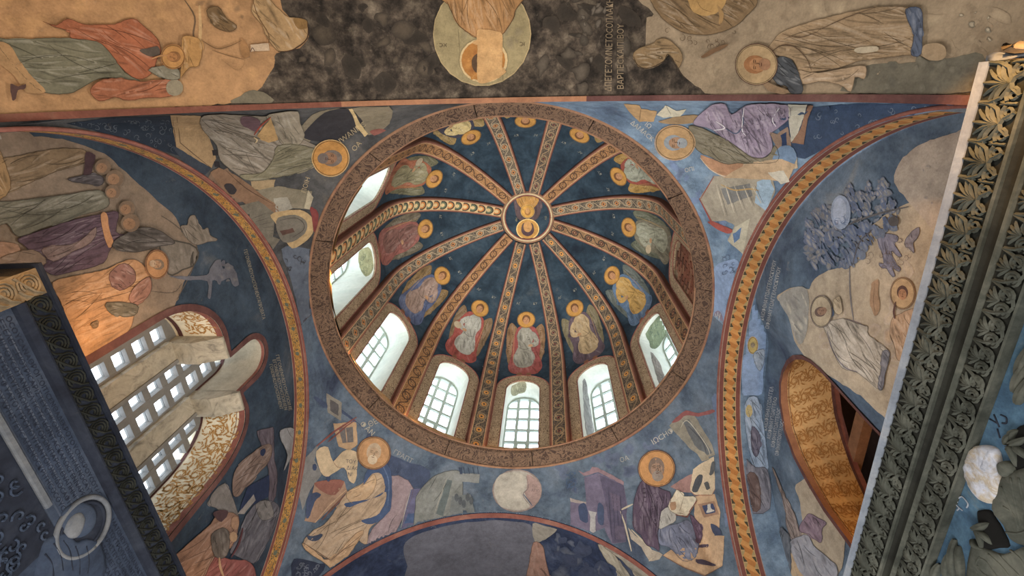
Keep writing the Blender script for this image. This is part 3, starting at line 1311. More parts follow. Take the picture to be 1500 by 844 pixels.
# one pattern per rib, going round from the front
RIBKIND = {15: 0, 45: 1, 75: 5, 105: 4, 135: 2, 165: 0, -15: 1, -45: 2, -75: 4, -105: 3, -135: 2, -165: 4}
GORES = {}
WINDOWS = {}
for k in range(12):
    deg = 30 * k if k <= 6 else 30 * k - 360
    az = math.radians(deg)
    # drum bay with its window hole
    half = RD * math.radians(15)
    ol = win_outline(WHW, WZ0, WZS, WZT)
    ob = win_outline(WHW + 0.165, WZ0 - 0.0, WZS, WZT + 0.15)
    outer = [(-half, 0.15), (-half, ZS)] + [(s, ZS) for s in linspace(-half, half, 9)[1:]] + [(half, 0.15)]
    outer += [(s, 0.15) for s in linspace(half, -half, 9)[1:-1]]
    vo, fo = fill2d([outer, ol], 0.12)
    bay = mesh('drum_bay', [cyl(v.x, v.y, az) for v in vo], fo, M_gore, DOME, smooth=True)
    # painted border round the window, slightly proud
    vs, fs, uvs = [], [], []
    for (a, b), (c, d) in zip(ob, ol):
        vs += [cyl(a, b, az, RD - 0.012), cyl(c, d, az, RD - 0.012), cyl(c, d, az, RD + 0.02), cyl(a, b, az, RD + 0.01)]
    for i in range(len(ol) - 1):
        for j in range(4):
            fs.append((4 * i + j, 4 * i + (j + 1) % 4, 4 * i + 4 + (j + 1) % 4, 4 * i + 4 + j))
    mesh('window_border', vs, fs, M_border, bay)
    mb = MB()
    mb.tube([cyl(a, b, az, RD - 0.013) for a, b in ob], 0.010, 4)
    mb.tube([cyl(a, b, az, RD - 0.012) for a, b in ol], 0.008, 4)
    mb.build('red_line', M_red, bay)
    # sloping sill
    vs, fs, uv = grid(lambda s, t: cyl(s, 0.185 + (WZ0 - 0.185) * t, az, RD - 0.16 * (1 - t) - 0.014), linspace(-WHW - 0.165, WHW + 0.165, 7), linspace(0, 1, 3))
    mesh('sloping_sill', vs, fs, M_sill, bay)
    # blue gore above
    es = [math.radians(79) * i / 26 for i in range(27)]
    vs, fs, uv = grid(lambda a, e: gore(a, e), linspace(az - math.radians(15), az + math.radians(15), 13), es)
    GORES[deg] = mesh('gore', vs, fs, M_gore, DOME, smooth=True)
    # rib
    ra = math.radians(deg + 15)
    rdeg = deg + 15 if deg + 15 <= 180 else deg + 15 - 360
    ts = linspace(0, T_SPRING, 14) + linspace(T_SPRING, T_SPRING + 2.17 * math.radians(76.5), 34)[1:]
    cross = [(-0.14, 0.02), (-0.14, -0.085), (-0.125, -0.10), (0.125, -0.10), (0.14, -0.085), (0.14, 0.02)]
    vco = [0.02, 0.0, 0.02, 0.98, 1.0, 0.98]
    vs, fs, uvs = [], [], []
    m = len(cross)
    for t in ts:
        for (s, d), vv in zip(cross, vco):
            r, z = meridian(t, d)
            p = dome_pt(r, ra, z) + Vector((math.cos(ra), -math.sin(ra), 0)) * s * (1.0 if t < T_SPRING else 1.0 - 0.06 * (t - T_SPRING))
            vs.append(p)
            uvs.append((t, vv))
    for i in range(len(ts) - 1):
        for j in range(m - 1):
            fs.append((i * m + j, i * m + j + 1, (i + 1) * m + j + 1, (i + 1) * m + j))
    mesh('rib', vs, fs, M_rib[RIBKIND[rdeg]], DOME, uvs)
    # window: reveal, frame, bars and panes
    if abs(deg) == 120 or abs(deg) == 150 or deg == 180:
        visible = False
    else:
        visible = True
    WINDOWS[deg] = visible

wlabels = {0: 'drum window at the lowest middle of the dome, straight on', 30: 'drum window just right of the lowest middle one',
           60: 'drum window at the right of the dome with worn green fresco in its reveal', -30: 'drum window just left of the lowest middle one, with a small vent pane',
           -60: 'drum window at the lower left of the dome, tall slanting reveal', -90: 'glaring drum window at the far left edge of the cornice',
           -120: 'bluish drum window at the upper left, seen edge-on above the cornice', 120: 'drum window at the upper right hidden behind the cornice',
           150: 'second hidden drum window at the upper right', -150: 'hidden drum window at the top left of the dome', 180: 'hidden drum window at the top of the dome'}
RO = 2.86
gcols = [(-0.30, -0.102), (-0.098, 0.098), (0.102, 0.30)]
n_w = 2
for deg, visible in WINDOWS.items():
    az = math.radians(deg)
    n_w += 1
    if deg == 90:
        continue
    W = thing('window_%d' % n_w, cyl(0, WZ0, az), wlabels[deg], None, None, 'structure')
    a = win_outline(WHW, WZ0, WZS, WZT)
    b = win_outline(0.30, 0.62, 2.08, 2.40)
    vs, fs = [], []
    for (s0, z0), (s1, z1) in zip(a, b):
        for t in (0, 0.33, 0.66, 1):
            r = RD + (RO - RD) * t
            vs.append(cyl(s0 + (s1 - s0) * t, z0 + (z1 - z0) * t, az, r))
    n = len(a)
    for i in range(n):
        for j in range(3):
            i2 = (i + 1) % n
            fs.append((4 * i + j, 4 * i + j + 1, 4 * i2 + j + 1, 4 * i2 + j))
    rev = mesh('reveal', vs, fs, M_reveal, W, smooth=False)
    if visible:
        WINDOWS[deg] = rev

    def wp(s, z, d=0.0):
        # flat glazing plane across the outer end of the reveal
        p = dome_pt(RO + d, az, H + z)
        return p + Vector((math.cos(az), -math.sin(az), 0)) * s
    # frame with arched head
    fb = MB()
    oo = win_outline(0.36, 0.50, 2.08, 2.50)
    ii = win_outline(0.272, 0.66, 2.08, 2.35)
    vs, fs = [], []
    for (s0, z0), (s1, z1) in zip(oo, ii):
        vs += [wp(s0, z0, -0.025), wp(s1, z1, -0.025), wp(s1, z1, 0.03), wp(s0, z0, 0.03)]
    for i in range(n):
        i2 = (i + 1) % n
        for j in range(4):
            fs.append((4 * i + j, 4 * i + (j + 1) % 4, 4 * i2 + (j + 1) % 4, 4 * i2 + j))
    fb.add(vs, fs)
    fb.build('frame', M_frame, W)
    rows = [0.65 + 0.286 * q for q in range(6)]

    def bar(s0, s1, z0, z1, d0=-0.02, d1=0.02):
        v = [wp(s, z, d) for s in (s0, s1) for z in (z0, z1) for d in (d0, d1)]
        return v, box(0, 1, 0, 1, 0, 1)[1]
    for s in (-0.1, 0.1):
        mb = MB().add(*bar(s - 0.024, s + 0.024, 0.64, 2.34))
        mb.build('upright_bar', M_frame, W)
    for z in rows[1:]:
        mb = MB().add(*bar(-0.29, 0.29, z - 0.021, z + 0.021, -0.017, 0.017))
        mb.build('cross_bar', M_frame, W)
    for ci, (s0, s1) in enumerate(((-0.285, -0.124), (-0.076, 0.076), (0.124, 0.285))):
        for ri in range(6):
            z0 = rows[ri] + 0.021
            if ri < 5:
                z1 = rows[ri + 1] - 0.021
                v, f = bar(s0, s1, z0, z1, 0.003, 0.009)
            else:
                pts = [(s0, z0)]
                for q in range(7):
                    s = s0 + (s1 - s0) * q / 6
                    zz = 2.08 + 0.29 * math.sqrt(max(0, 1 - (s / 0.285) ** 2))
                    pts.append((s, max(zz, z0 + 0.004)))
                pts.append((s1, z0))
                m = len(pts)
                v = [wp(s, z, d) for d in (0.003, 0.009) for s, z in pts]
                f = [tuple(range(m)), tuple(range(2 * m - 1, m - 1, -1))] + [(i, (i + 1) % m, (i + 1) % m + m, i + m) for i in range(m)]
            mesh('pane', v, f, M_glass, W)
    if deg in (0, -30):
        v, f = bar(-0.07, 0.07, rows[1] + 0.03, rows[1] + 0.22, -0.012, 0.0)
        for z in (rows[1] + 0.03, rows[1] + 0.21):
            pass
        mb = MB()
        for (s0, s1, z0, z1) in ((-0.083, -0.06, rows[1] + 0.014, rows[2] - 0.014), (0.06, 0.083, rows[1] + 0.014, rows[2] - 0.014),
                                 (-0.06, 0.06, rows[1] + 0.014, rows[1] + 0.04), (-0.06, 0.06, rows[2] - 0.04, rows[2] - 0.014)):
            mb.add(*bar(s0, s1, z0, z1, -0.014, 0.012))
        mb.build('vent_frame', M_frame, W)

# the walled-up twelfth window, on the right
az = math.radians(90)
M_brick = [plain('brick_red', (122, 78, 62), 0.9, 0.9), plain('brick_rose', (136, 98, 78), 0.9, 0.9), plain('brick_dark', (94, 62, 52), 0.9, 0.9)]
ol = win_outline(WHW + 0.09, WZ0 - 0.08, WZS, WZT + 0.09)
vo, fo = fill2d([ol], 0.12)
BL = thing('window_12', cyl(0, WZ0, az), 'walled-up drum window at the right showing painted brickwork', None, None, 'structure')
mesh('infill', [cyl(v.x, v.y, az, RD + 0.03) for v in vo], fo, plain('mortar', (150, 132, 108), 0.95, 0.8), BL)
brng = random.Random(4)
zi = WZ0 + 0.05
row = 0
while zi < WZT - 0.06:
    s = -WHW + (0.0 if row % 2 else -0.07)
    while s < WHW:
        w = 0.15
        c0, c1 = max(s, -WHW), min(s + w - 0.016, WHW)
        zc = zi + 0.06
        ok = c1 - c0 > 0.03 and (zc < WZS or (max(abs(c0), abs(c1)) / WHW) ** 2 + ((zc - WZS) / (WZT - WZS)) ** 2 < 1)
        if ok:
            d = brng.uniform(-0.004, 0.006)
            v = [cyl(q, z, az, r) for q in (c0, c1) for z in (zi, zi + 0.058) for r in (RD + 0.012 + d, RD + 0.04)]
            mesh('brick', v, box(0, 1, 0, 1, 0, 1)[1], brng.choice(M_brick), BL)
        s += w
    zi += 0.074
    row += 1

# warm lamps lying on the cornice ledge between the windows
for deg in (-105, -75, -45, -15, 15, 45, 75, 105):
    lamp('POINT', 'ledge_lamp', dome_pt(2.18, math.radians(deg + 6), H + 0.24), 5.0, WARM, 0.03)

# apex medallion
ZA = H + ZS + RD * ZK * math.sin(math.radians(76))
MED_C = Vector((lean(9.3), 0, ZA))
vs, fs = [MED_C + Vector((0, 0, 0.06))], []
nr = 48
for j, (r, z) in enumerate(((0.17, 0.058), (0.33, 0.045), (0.46, 0.02))):
    for i in range(nr):
        a = 2 * PI * i / nr
        vs.append(MED_C + Vector((r * math.cos(a), r * math.sin(a), z)))
for i in range(nr):
    fs.append((0, 1 + i, 1 + (i + 1) % nr))
    for j in range(2):
        fs.append((1 + j * nr + i, 1 + (j + 1) * nr + i, 1 + (j + 1) * nr + (i + 1) % nr, 1 + j * nr + (i + 1) % nr))
MED = mesh('apex_medallion', vs, fs, M_gore, DOME, smooth=True)
MED['label'] = 'round painted medallion at the crown'
for r, w, mt, nm in ((0.505, 0.026, M_cornice_edge, 'outer_ring'), (0.475, 0.022, plain('ring_cream', (206, 186, 146), 0.8, 0.5), 'cream_ring'), (0.447, 0.014, M_red, 'inner_ring')):
    mb = MB()
    mb.tube([MED_C + Vector((r * math.cos(2 * PI * i / 72), r * math.sin(2 * PI * i / 72), 0.005)) for i in range(73)], w, 6)
    mb.build(nm, mt, MED, True)
# ================================================================== PAINTINGS
S_bl, S_br = Surf([PEND['bl_o']]), Surf([PEND['br_o']])
S_fl, S_fr = Surf([PEND['fl_o']]), Surf([PEND['fr_o']])
S_pf = Surf([PEND['fl_o'], PEND['fr_o']])
S_wl, S_wr, S_jr = Surf([WALL_L_o]), Surf([WALL_R_o]), Surf([SKIN_R_o])
S_cb, S_cf = Surf([CEIL_B_o]), Surf([CEIL_F_o])
A_TL0, A_TL1, A_TM, A_TR = (0, 0, 3.0156), (250, 0, 3.0156), (560, 0, 4.2206), (850, 0, 3.0143)
A_TR2, A_L1, A_L2, A_L5 = (1150, 0, 3.0143), (0, 200, 3.0156), (200, 180, 2.8125), (200, 420, 3.0154)
A_BL, A_BC, A_BR = (220, 600, 3.4588), (440, 560, 2.9719), (740, 600, 3.4588)
A_R1, A_R2, A_R3, A_R4, A_R5 = (1000, 200, 3.0156), (1020, 440, 2.8133), (1020, 640, 4.1367), (1200, 50, 2.8133), (1200, 300, 2.8133)
PXC = (0, 0, 1.0)


def c2(fig, cx, cy):
    x0, y0, k = fig.crop
    return x0 + cx / k, y0 + cy / k, 1 / k


def head_at(f, cx, cy, r, **kw):
    x, y, k = c2(f, cx, cy)
    if 'ry' in kw and kw['ry']:
        kw['ry'] *= k
    crop = f.crop
    f.crop = PXC
    f.head(x, y, r * k, **kw)
    f.crop = crop
    f.main()


def ell_at(f, col, cx, cy, rx, ry, rot=0.0):
    x, y, k = c2(f, cx, cy)
    return f.ell(col, x, y, rx * k, ry * k, rot)


def scrolls(f, color, pts, n, r, w=1.0):
    """loose curling leaf strokes scattered inside an outline"""
    p = f.P(pts)
    xs = [q[0] for q in p]
    ys = [q[1] for q in p]
    f.layer += 1
    for _ in range(n):
        x, y = f.rng.uniform(min(xs), max(xs)), f.rng.uniform(min(ys), max(ys))
        if not pip(p, x, y):
            continue
        a0 = f.rng.uniform(0, 6.28)
        rr = r * f.rng.uniform(0.6, 1.3)
        d = f.rng.choice((-1, 1))
        q = [(x + rr * (1 - t * 0.75) * math.cos(a0 + d * t * 5.5), y + rr * (1 - t * 0.75) * math.sin(a0 + d * t * 5.5)) for t in linspace(0, 1, 10)]
        q = [t for t in q if pip(p, *t)]
        if len(q) > 3:
            f.line(color, q, w, True, True)
    f.layer += 1


# ------------------------------------------------ overhead vault, left: tan ground and figures
f = Fig(S_cb.hit, 'tan_plaster_ground', CEIL_B, PXC, unit=12)
f.poly((168, 130, 90), [(-30, -30), (300, -30), (395, -30), (415, 15), (445, 38), (450, 60), (430, 73), (406, 77), (400, 98), (382, 128), (345, 150), (250, 157), (120, 165), (-30, 174)], True, 1.2)  # tan pushed warmer to carry the glow of the lamp
f.blot((182, 142, 96), [(0, 0), (390, 0), (400, 90), (330, 150), (0, 165)], 44, (8, 26), (150, 116, 80))
f.blot((120, 96, 70), [(280, 0), (400, 0), (390, 30), (300, 60)], 18, (4, 11))
f.line((104, 84, 64), [(270, 0), (285, 25), (283, 52), (292, 60)], 2)
f.line((190, 158, 112), [(292, 8), (293, 50), (288, 95)], 3.5)
f.poly((112, 106, 90), [(338, 151), (352, 140), (372, 132), (392, 138), (398, 150)], True)
f.done()

f = Fig(S_cb.hit, 'painted_angel', CEIL_B, A_TL0, 'painted angel in sage robe and russet mantle, lying sideways', 60)
f.robe((112, 110, 92), "-30,178 60,176 230,168 400,176 460,205 505,260 545,320 620,362 500,345 430,348 360,385 290,415 180,404 90,330", 8, 26)
f.poly((164, 130, 90), "-30,190 30,195 80,270 140,345 195,405 110,408 60,340 -30,260")
f.robe((154, 92, 62), "180,95 240,112 290,84 360,108 420,110 500,108 580,82 640,125 690,170 705,225 690,262 660,330 600,350 530,300 480,232 420,182 310,170 300,138 250,125", 25, 22)
f.robe((158, 98, 68), "450,350 560,352 640,362 720,350 775,330 785,400 740,428 650,432 560,444 500,430 430,446 390,398", -4, 14)
f.poly((88, 78, 70), "640,215 690,205 700,240 660,250 610,225")
f.robe((128, 124, 108), "650,310 720,290 775,300 790,345 730,350", 30, 6)
ell_at(f, (136, 128, 108), 765, 388, 38, 36)
f.robe((168, 128, 76), "800,165 870,170 888,215 872,290 830,300 790,345 800,260", 80, 10)
f.poly((84, 62, 58), "30,370 65,382 100,372 95,395 65,400 55,435 40,442")
head_at(f, 758, 252, 52, halo=(182, 134, 76), face=(168, 118, 70), hair=(140, 98, 58), up=0, rim=(160, 112, 66))
f.sub('arm')
f.line((176, 130, 84), "660,262 700,248 735,246", 3)
f.done()

f = Fig(S_cb.hit, 'painted_arm', CEIL_B, A_TL1, 'tan painted arm with a horn-shaped vessel', 60)
f.robe((168, 138, 98), "380,-20 425,-10 505,68 560,82 602,96 600,168 560,205 530,222 470,224 425,168 400,110 355,50", 50, 16, 0.4)
f.poly((134, 104, 62), "540,82 598,90 600,125 560,128")
f.line((70, 52, 40), "602,96 602,170 535,222 472,228", 2.2)
f.line((112, 84, 54), "360,0 385,75 430,150 430,190", 2.2)
f.line((110, 84, 56), "140,182 200,215 255,205 310,180", 2)
f.line((110, 84, 56), "180,222 250,245 320,262", 1.6)
f.poly((150, 112, 72), "306,180 322,176 348,235 330,258 312,246")
f.poly((190, 168, 142), "350,200 430,190 434,224 352,228", False)
f.line((80, 60, 60), "350,232 358,212 370,228", 1.6)
f.robe((112, 90, 62), "155,50 205,30 240,80 290,115 260,140 195,120", 40, 14, 0.4)
f.robe((140, 108, 68), "-10,230 25,215 55,260 45,285 10,290 -10,270", 60, 6)
f.line((140, 108, 72), "220,262 290,310 322,280 318,250", 1)
f.done()

# ------------------------------------------------ overhead vault, centre: round portrait
f = Fig(S_cb.hit, 'painted_roundel', CEIL_B, A_TM, 'pale round portrait upside down at the crown of the overhead vault', 40)
ell_at(f, (168, 150, 112), 618, 212, 305, 322)
ell_at(f, (148, 136, 102), 618, 212, 298, 315)
f.blot((134, 124, 98), "440,180 540,200 520,290 470,290", 6, (6, 14), (128, 116, 96))
f.blot((132, 122, 98), "760,180 860,180 840,290 780,290", 6, (6, 14))
f.line((96, 84, 64), "470,180 480,330", 0.7)
f.line((110, 96, 70), "745,430 748,510", 0.7)
letter_line(f, (96, 84, 66), 'XC', *[c2(f, 402, 268)[i] for i in (0, 1)], -1, 0, 6)
letter_line(f, (96, 84, 66), 'IC', *[c2(f, 884, 262)[i] for i in (0, 1)], -1, 0, 6)
f.line((96, 84, 66), "365,282 402,282", 0.8, False)
f.line((96, 84, 66), "855,278 884,278", 0.8, False)
f.sub('robe')
f.robe((164, 124, 80), "380,-30 875,-30 862,10 825,65 815,110 770,185 745,212 680,200 620,190 585,235 535,208 480,165 455,130 425,65 405,25", 75, 44, 0.3)
f.line((100, 72, 48), "400,10 425,65 458,132 482,166 540,208 582,232", 1.6)
f.line((100, 72, 48), "868,10 826,66 814,112 768,186 745,212", 1.6)
f.sub('halo')
ell_at(f, (196, 172, 128), 628, 375, 150, 138)
ell_at(f, (164, 112, 52), 626, 375, 136, 126)
f.blot((184, 132, 66), "500,330 580,280 590,470 540,470", 12, (3, 8), (140, 88, 42))
ell_at(f, (86, 66, 50), 605, 392, 52, 64)
f.sub('face')
f.poly((184, 146, 98), "590,192 640,186 700,192 742,214 746,330 742,440 718,478 660,508 600,514 586,450 590,330")
f.blot((194, 156, 106), "590,200 740,220 740,440 600,500", 12, (5, 14), (176, 138, 90))
f.done()
# dark stains and broken bands on the blackened vault, with the painted inscription
f = Fig(S_cb.hit, 'sooty_patches', CEIL_B, PXC, layer=2, unit=10)
f.blot((44, 40, 36), [(450, 0), (640, 0), (640, 125), (420, 140)], 26, (6, 20), (92, 82, 70), under=(60, 54, 48))
f.blot((48, 44, 40), [(780, 0), (930, 0), (930, 130), (780, 140)], 22, (6, 20), (98, 90, 80), under=(60, 54, 48))
f.blot((84, 78, 70), [(838, 0), (890, 0), (880, 95), (846, 80)], 18, (4, 10), (120, 112, 102), under=(60, 54, 48))
f.done(kind='stuff')
f = Fig(S_cb.hit, 'painted_inscription', CEIL_B, PXC, 'two lines of pale Greek capitals running up the vault', 20)
letter_line(f, (142, 126, 104), '\u0394\u03a0\u0395\u0393\u0395\u0396\u039f\u039c\u039d\u0395\u03a4\u039fC\u039f\u03a0\u039b\u0391\u039a\u0397', 896, 134, 0.02, -1, 10, 136)
letter_line(f, (142, 126, 104), '\u0392\u0391\u03a1\u03a0\u0395C\u039a\u0391\u0399\u03a0\u0399\u0392\u039fY', 914, 131, 0.0, -1, 9.5, 96)
f.done(kind='stuff')

# ------------------------------------------------ overhead vault, right
f = Fig(S_cb.hit, 'tan_plaster_ground', CEIL_B, PXC, unit=12)
f.poly((146, 130, 108), [(963, -30), (959, 20), (948, 27), (946, 66), (931, 82), (934, 96), (950, 101), (972, 90), (981, 80), (993, 98), (1006, 116), (1026, 129), (1049, 138), (1200, 139), (1440, 131), (1540, 128), (1540, -30)], True, 1.0)
f.blot((160, 144, 120), [(980, 0), (1490, 0), (1480, 120), (1060, 135)], 40, (8, 26), (128, 112, 92))
f.poly((104, 100, 88), [(1270, 96), (1330, 92), (1400, 84), (1440, 80), (1440, 132), (1250, 136), (1240, 120)])
f.blot((116, 112, 100), [(1250, 90), (1430, 80), (1430, 132), (1240, 134)], 18, (5, 14), (88, 86, 78))
f.blot((190, 176, 152), [(1390, 20), (1480, 10), (1470, 60), (1400, 70)], 14, (2, 6))
f.done()
f = Fig(S_cb.hit, 'painted_scroll', CEIL_B, A_TR, 'brown curling edge of a great painted scroll', 60)
f.robe((134, 112, 82), "236,245 262,215 320,195 350,172 400,180 455,240 440,300 420,270 395,242 372,268 335,295 280,300 252,286", 10, 20, 0.45)
f.line((64, 52, 40), "240,250 255,285 300,303 370,272 392,240 430,300 470,350", 1.8)
f.robe((126, 104, 76), "340,-20 720,-20 790,10 740,70 690,115 600,150 480,150 400,110 350,60", 30, 30, 0.35)
scrolls(f, (84, 66, 50), "350,120 440,100 560,170 680,130 740,110 700,180 560,220 430,180", 22, 5, 1)
f.poly((170, 136, 84), "486,-20 640,-20 640,30 600,62 550,70 505,55 488,20")
f.line((120, 90, 56), "520,5 545,40 590,55", 1)
f.poly((150, 120, 78), "610,20 640,60 632,100 618,104 620,62")
f.poly((112, 86, 62), "540,250 580,222 650,196 655,204 600,232 556,256")
f.done()
f = Fig(S_cb.hit, 'painted_saint', CEIL_B, A_TR, 'painted haloed saint in a tan robe lying sideways at upper right', 60)
f.robe((150, 128, 100), "830,235 850,190 885,150 950,120 1055,88 1190,55 1330,30 1440,30 1490,36 1512,90 1508,160 1500,240 1450,244 1340,256 1240,270 1150,300 1040,318 980,330 950,270 900,250", 8, 60, 0.3)
f.robe((160, 138, 112), "960,312 1060,322 1180,300 1270,292 1265,350 1225,340 1205,405 1150,372 1060,360 985,372", -8, 12, 0.35)
f.robe((72, 76, 82), "838,288 870,262 905,248 950,276 972,320 992,385 985,412 940,412 920,380 880,370 850,332", 30, 16, 0.4)
f.line((88, 70, 54), "838,240 900,200 960,210 1010,260 1030,310", 2)
f.line((90, 72, 56), "900,150 980,165 1060,140", 1.6)
f.line((90, 72, 56), "1060,135 1180,80 1320,32", 1.6)
f.robe((82, 92, 112), "1455,40 1520,38 1530,110 1528,160 1520,240 1478,240 1490,150 1462,90", 70, 10, 0.35)
f.poly((150, 130, 104), "1530,205 1580,190 1630,205 1628,255 1580,268 1532,250")
f.poly((176, 164, 142), "1230,212 1320,205 1325,225 1240,235")
f.poly((132, 110, 86), "800,345 850,370 930,400 910,415 840,400")
head_at(f, 788, 285, 92, halo=(166, 142, 106), face=(170, 124, 84), hair=(150, 104, 66), up=180, ry=88, rim=(84, 58, 48), beard=(150, 112, 84))
f.done()

# ------------------------------------------------ pendentive, upper left
T = PEND['bl']
f = Fig(S_bl.hit, 'dark_painted_corner', T, PXC, layer=0)
f.poly((36, 46, 60), [(96, 181), (160, 172), (249, 170), (256, 200), (262, 228), (215, 214), (170, 200)], False)
scrolls(f, (92, 100, 110), [(100, 180), (248, 172), (258, 228), (190, 203)], 90, 4.2, 0.9)
f.poly((92, 102, 118), [(412, 365), (440, 362), (458, 372), (455, 420), (462, 470), (456, 500), (444, 492), (436, 455), (426, 410)])
f.blot((74, 82, 98), [(420, 370), (455, 375), (458, 480), (446, 480)], 16, (3, 8), (108, 116, 130))
f.done(kind='stuff')
f = Fig(S_bl.hit, 'painted_throne', T, A_TL1, 'tan painted throne and footstool', 10)
f.poly((150, 126, 94), "-2,506 130,510 150,560 182,640 200,700 178,742 100,700 24,650 10,580", False)
f.line((84, 66, 52), "26,512 40,630 100,680 176,740", 1.6, False)
f.line((92, 72, 56), "8,520 22,650", 1.2, False)
f.poly((54, 62, 74), "-2,640 24,650 176,742 150,775 60,720", False)
for a, b in ((180, 662), (188, 712), (238, 815)):
    f.poly((42, 40, 44), [(a, b), (a + 24, b), (a + 28, b + 24), (a + 4, b + 24)], False, 0)
f.poly((126, 100, 80), "170,760 210,740 300,780 400,860 470,905 480,960 420,960 300,880 240,850", False)
f.line((78, 60, 48), "240,750 330,830 450,900", 1.6)
f.done()
f = Fig(S_bl.hit, 'painted_cave', T, A_TL1, None, 10)
f.poly((130, 122, 104), "556,590 600,530 640,498 720,478 800,476 965,466 965,545 900,588 868,592 840,548 760,620 640,612 600,630")
f.poly((52, 52, 58), "584,600 620,548 680,496 750,476 800,486 830,512 845,545 790,600 740,630 640,622")
f.poly((196, 174, 128), "800,478 820,510 836,545 872,588 856,602 820,560 808,520 786,480", False)
f.poly((140, 88, 80), "880,578 920,566 950,575 900,596")
f.done()
f = Fig(S_bl.hit, 'painted_saint', T, A_TL1, 'grey-robed painted saint with a golden halo', 22)
f.robe((136, 128, 116), "130,518 195,500 300,504 420,510 470,505 500,590 560,600 640,640 690,655 660,720 600,750 500,772 352,798 285,764 215,705 200,640 150,590", 25, 60, 0.42)
f.robe((150, 142, 126), "420,508 480,492 560,488 570,540 590,590 560,640 500,640 470,600 450,560", 60, 16, 0.35)
f.robe((122, 118, 98), "470,640 560,635 650,662 640,720 580,752 480,778 350,796 300,770 400,760 450,700", -14, 22, 0.3)
f.poly((98, 76, 84), "308,512 350,508 395,530 376,575 340,560 312,545")
f.poly((182, 150, 102), "378,592 440,512 474,612 430,625 400,612", False)
f.line((150, 64, 48), "366,590 395,550 440,510", 3)
f.line((210, 190, 150), "365,600 380,612 372,625", 3)
head_at(f, 704, 694, 80, halo=(186, 136, 70), face=(142, 108, 84), hair=(118, 108, 102), up=0, beard=(112, 102, 98))
f.done()
f = Fig(S_bl.hit, 'painted_buildings', T, A_L2, 'painted grey buildings with a round arch', 14)
f.poly((118, 98, 82), "300,210 372,186 470,300 470,320 400,330 330,290 288,240", False)
f.poly((154, 136, 106), "470,238 570,232 560,280 474,272", False)
f.poly((128, 122, 106), "470,282 580,260 722,280 704,355 640,350 570,368 480,332", False)
f.poly((176, 168, 146), "706,275 726,305 712,356 690,352", False)
f.poly((150, 148, 138), "562,310 620,304 642,352 572,370", False)
f.poly((112, 108, 98), "420,340 500,320 570,372 560,470 590,480 560,520 500,440 450,390", False)
for k in range(6):
    f.line((84, 80, 74), [(470 + 16 * k, 395 + 12 * k), (530 + 12 * k, 372 + 18 * k)], 1, False)
f.poly((176, 152, 112), "550,378 620,358 690,362 724,396 724,450 690,490 640,516 600,470 575,420")
f.poly((112, 108, 100), "580,390 650,378 694,400 698,440 660,480 600,490 575,440")
f.line((70, 66, 62), "588,400 650,390 684,410 684,440 640,470", 1.4)
f.poly((88, 66, 60), "586,445 640,432 650,448 600,462", False)
f.poly((120, 58, 58), "712,345 738,358 748,390 730,450 722,400", True)
f.poly((52, 50, 54), "358,252 382,248 408,272 400,292 380,290 362,270")
scrolls(f, (62, 62, 66), "600,540 690,530 700,600 620,610", 14, 4, 1.2)
f.done()
f = Fig(S_bl.hit, 'painted_letters', T, PXC, None, 14)
letter_line(f, (170, 156, 126), 'IW\u0391\u039d\u039dC', 499, 210, 1, -0.72, 8)
letter_line(f, (170, 156, 126), 'OA', 519, 222, 0.8, -0.9, 8)
letter_line(f, (170, 156, 126), '\u03a0\u039f\u0399\u0397', 447, 283, 0.3, -1, 7)
f.done(kind='stuff')


def rosette(surf, parent, x, y, rx, ry, col, dark):
    f = Fig(surf.hit, 'painted_rosette', parent, PXC, None, 6, 5)
    f.ell(dark, x, y, rx, ry)
    for k in range(12):
        a = 2 * PI * k / 12
        f.line(col, [(x + rx * 0.25 * math.cos(a), y + ry * 0.25 * math.sin(a)), (x + rx * 0.9 * math.cos(a), y + ry * 0.9 * math.sin(a))], 3.2, False)
    f.ell(col, x, y, rx * 0.2, ry * 0.2)
    f.done()


rosette(S_bl, PEND['bl'], 452.5, 469, 10, 19, (110, 110, 118), (70, 68, 80))
rosette(S_br, PEND['br'], 1052, 474, 8, 19, (170, 176, 178), (128, 120, 138))

# ------------------------------------------------ pendentive, upper right
T = PEND['br']
f = Fig(S_br.hit, 'pale_blue_ground', T, PXC, None, 0, 11)
f.poly((132, 156, 192), [(1044, 395), (1075, 380), (1085, 398), (1066, 440), (1060, 510), (1050, 520), (1046, 450)])
f.blot((112, 134, 172), [(960, 220), (1060, 240), (1100, 330), (1050, 360), (1000, 280)], 24, (5, 13), (86, 98, 120), under=(112, 132, 164))
f.poly((58, 76, 104), [(1150, 160), (1400, 153), (1400, 165), (1320, 170), (1240, 198), (1180, 232), (1160, 215)])
scrolls(f, (110, 124, 142), [(1160, 160), (1390, 155), (1300, 175), (1190, 222), (1165, 205)], 80, 4.2, 0.9)
f.done(kind='stuff')
f = Fig(S_br.hit, 'painted_book', T, A_TR, 'open painted book and papers', 12)
f.poly((182, 150, 108), "192,458 262,462 268,478 340,490 326,535 262,537 225,500", False)
f.poly((204, 200, 180), "338,505 378,462 425,488 470,480 442,512 366,518", False)
f.line((120, 100, 80), "268,478 262,535", 1)
f.line((130, 128, 120), "378,462 402,505", 1)
f.poly((152, 128, 96), "345,535 430,512 520,505 500,540 400,545")
f.done()
f = Fig(S_br.hit, 'painted_saint', T, A_TR, 'painted saint in a mauve robe and olive mantle', 22)
f.robe((152, 140, 162), "498,542 540,490 585,458 640,455 668,500 720,470 760,455 910,458 930,505 918,532 870,570 845,592 850,662 780,702 700,650 640,612 600,580 560,560", 60, 60, 0.45)
f.robe((128, 122, 104), "482,552 540,562 600,590 650,615 700,650 760,690 830,690 862,640 882,690 845,716 700,718 640,720 580,690 530,670 495,620", 22, 26, 0.25)
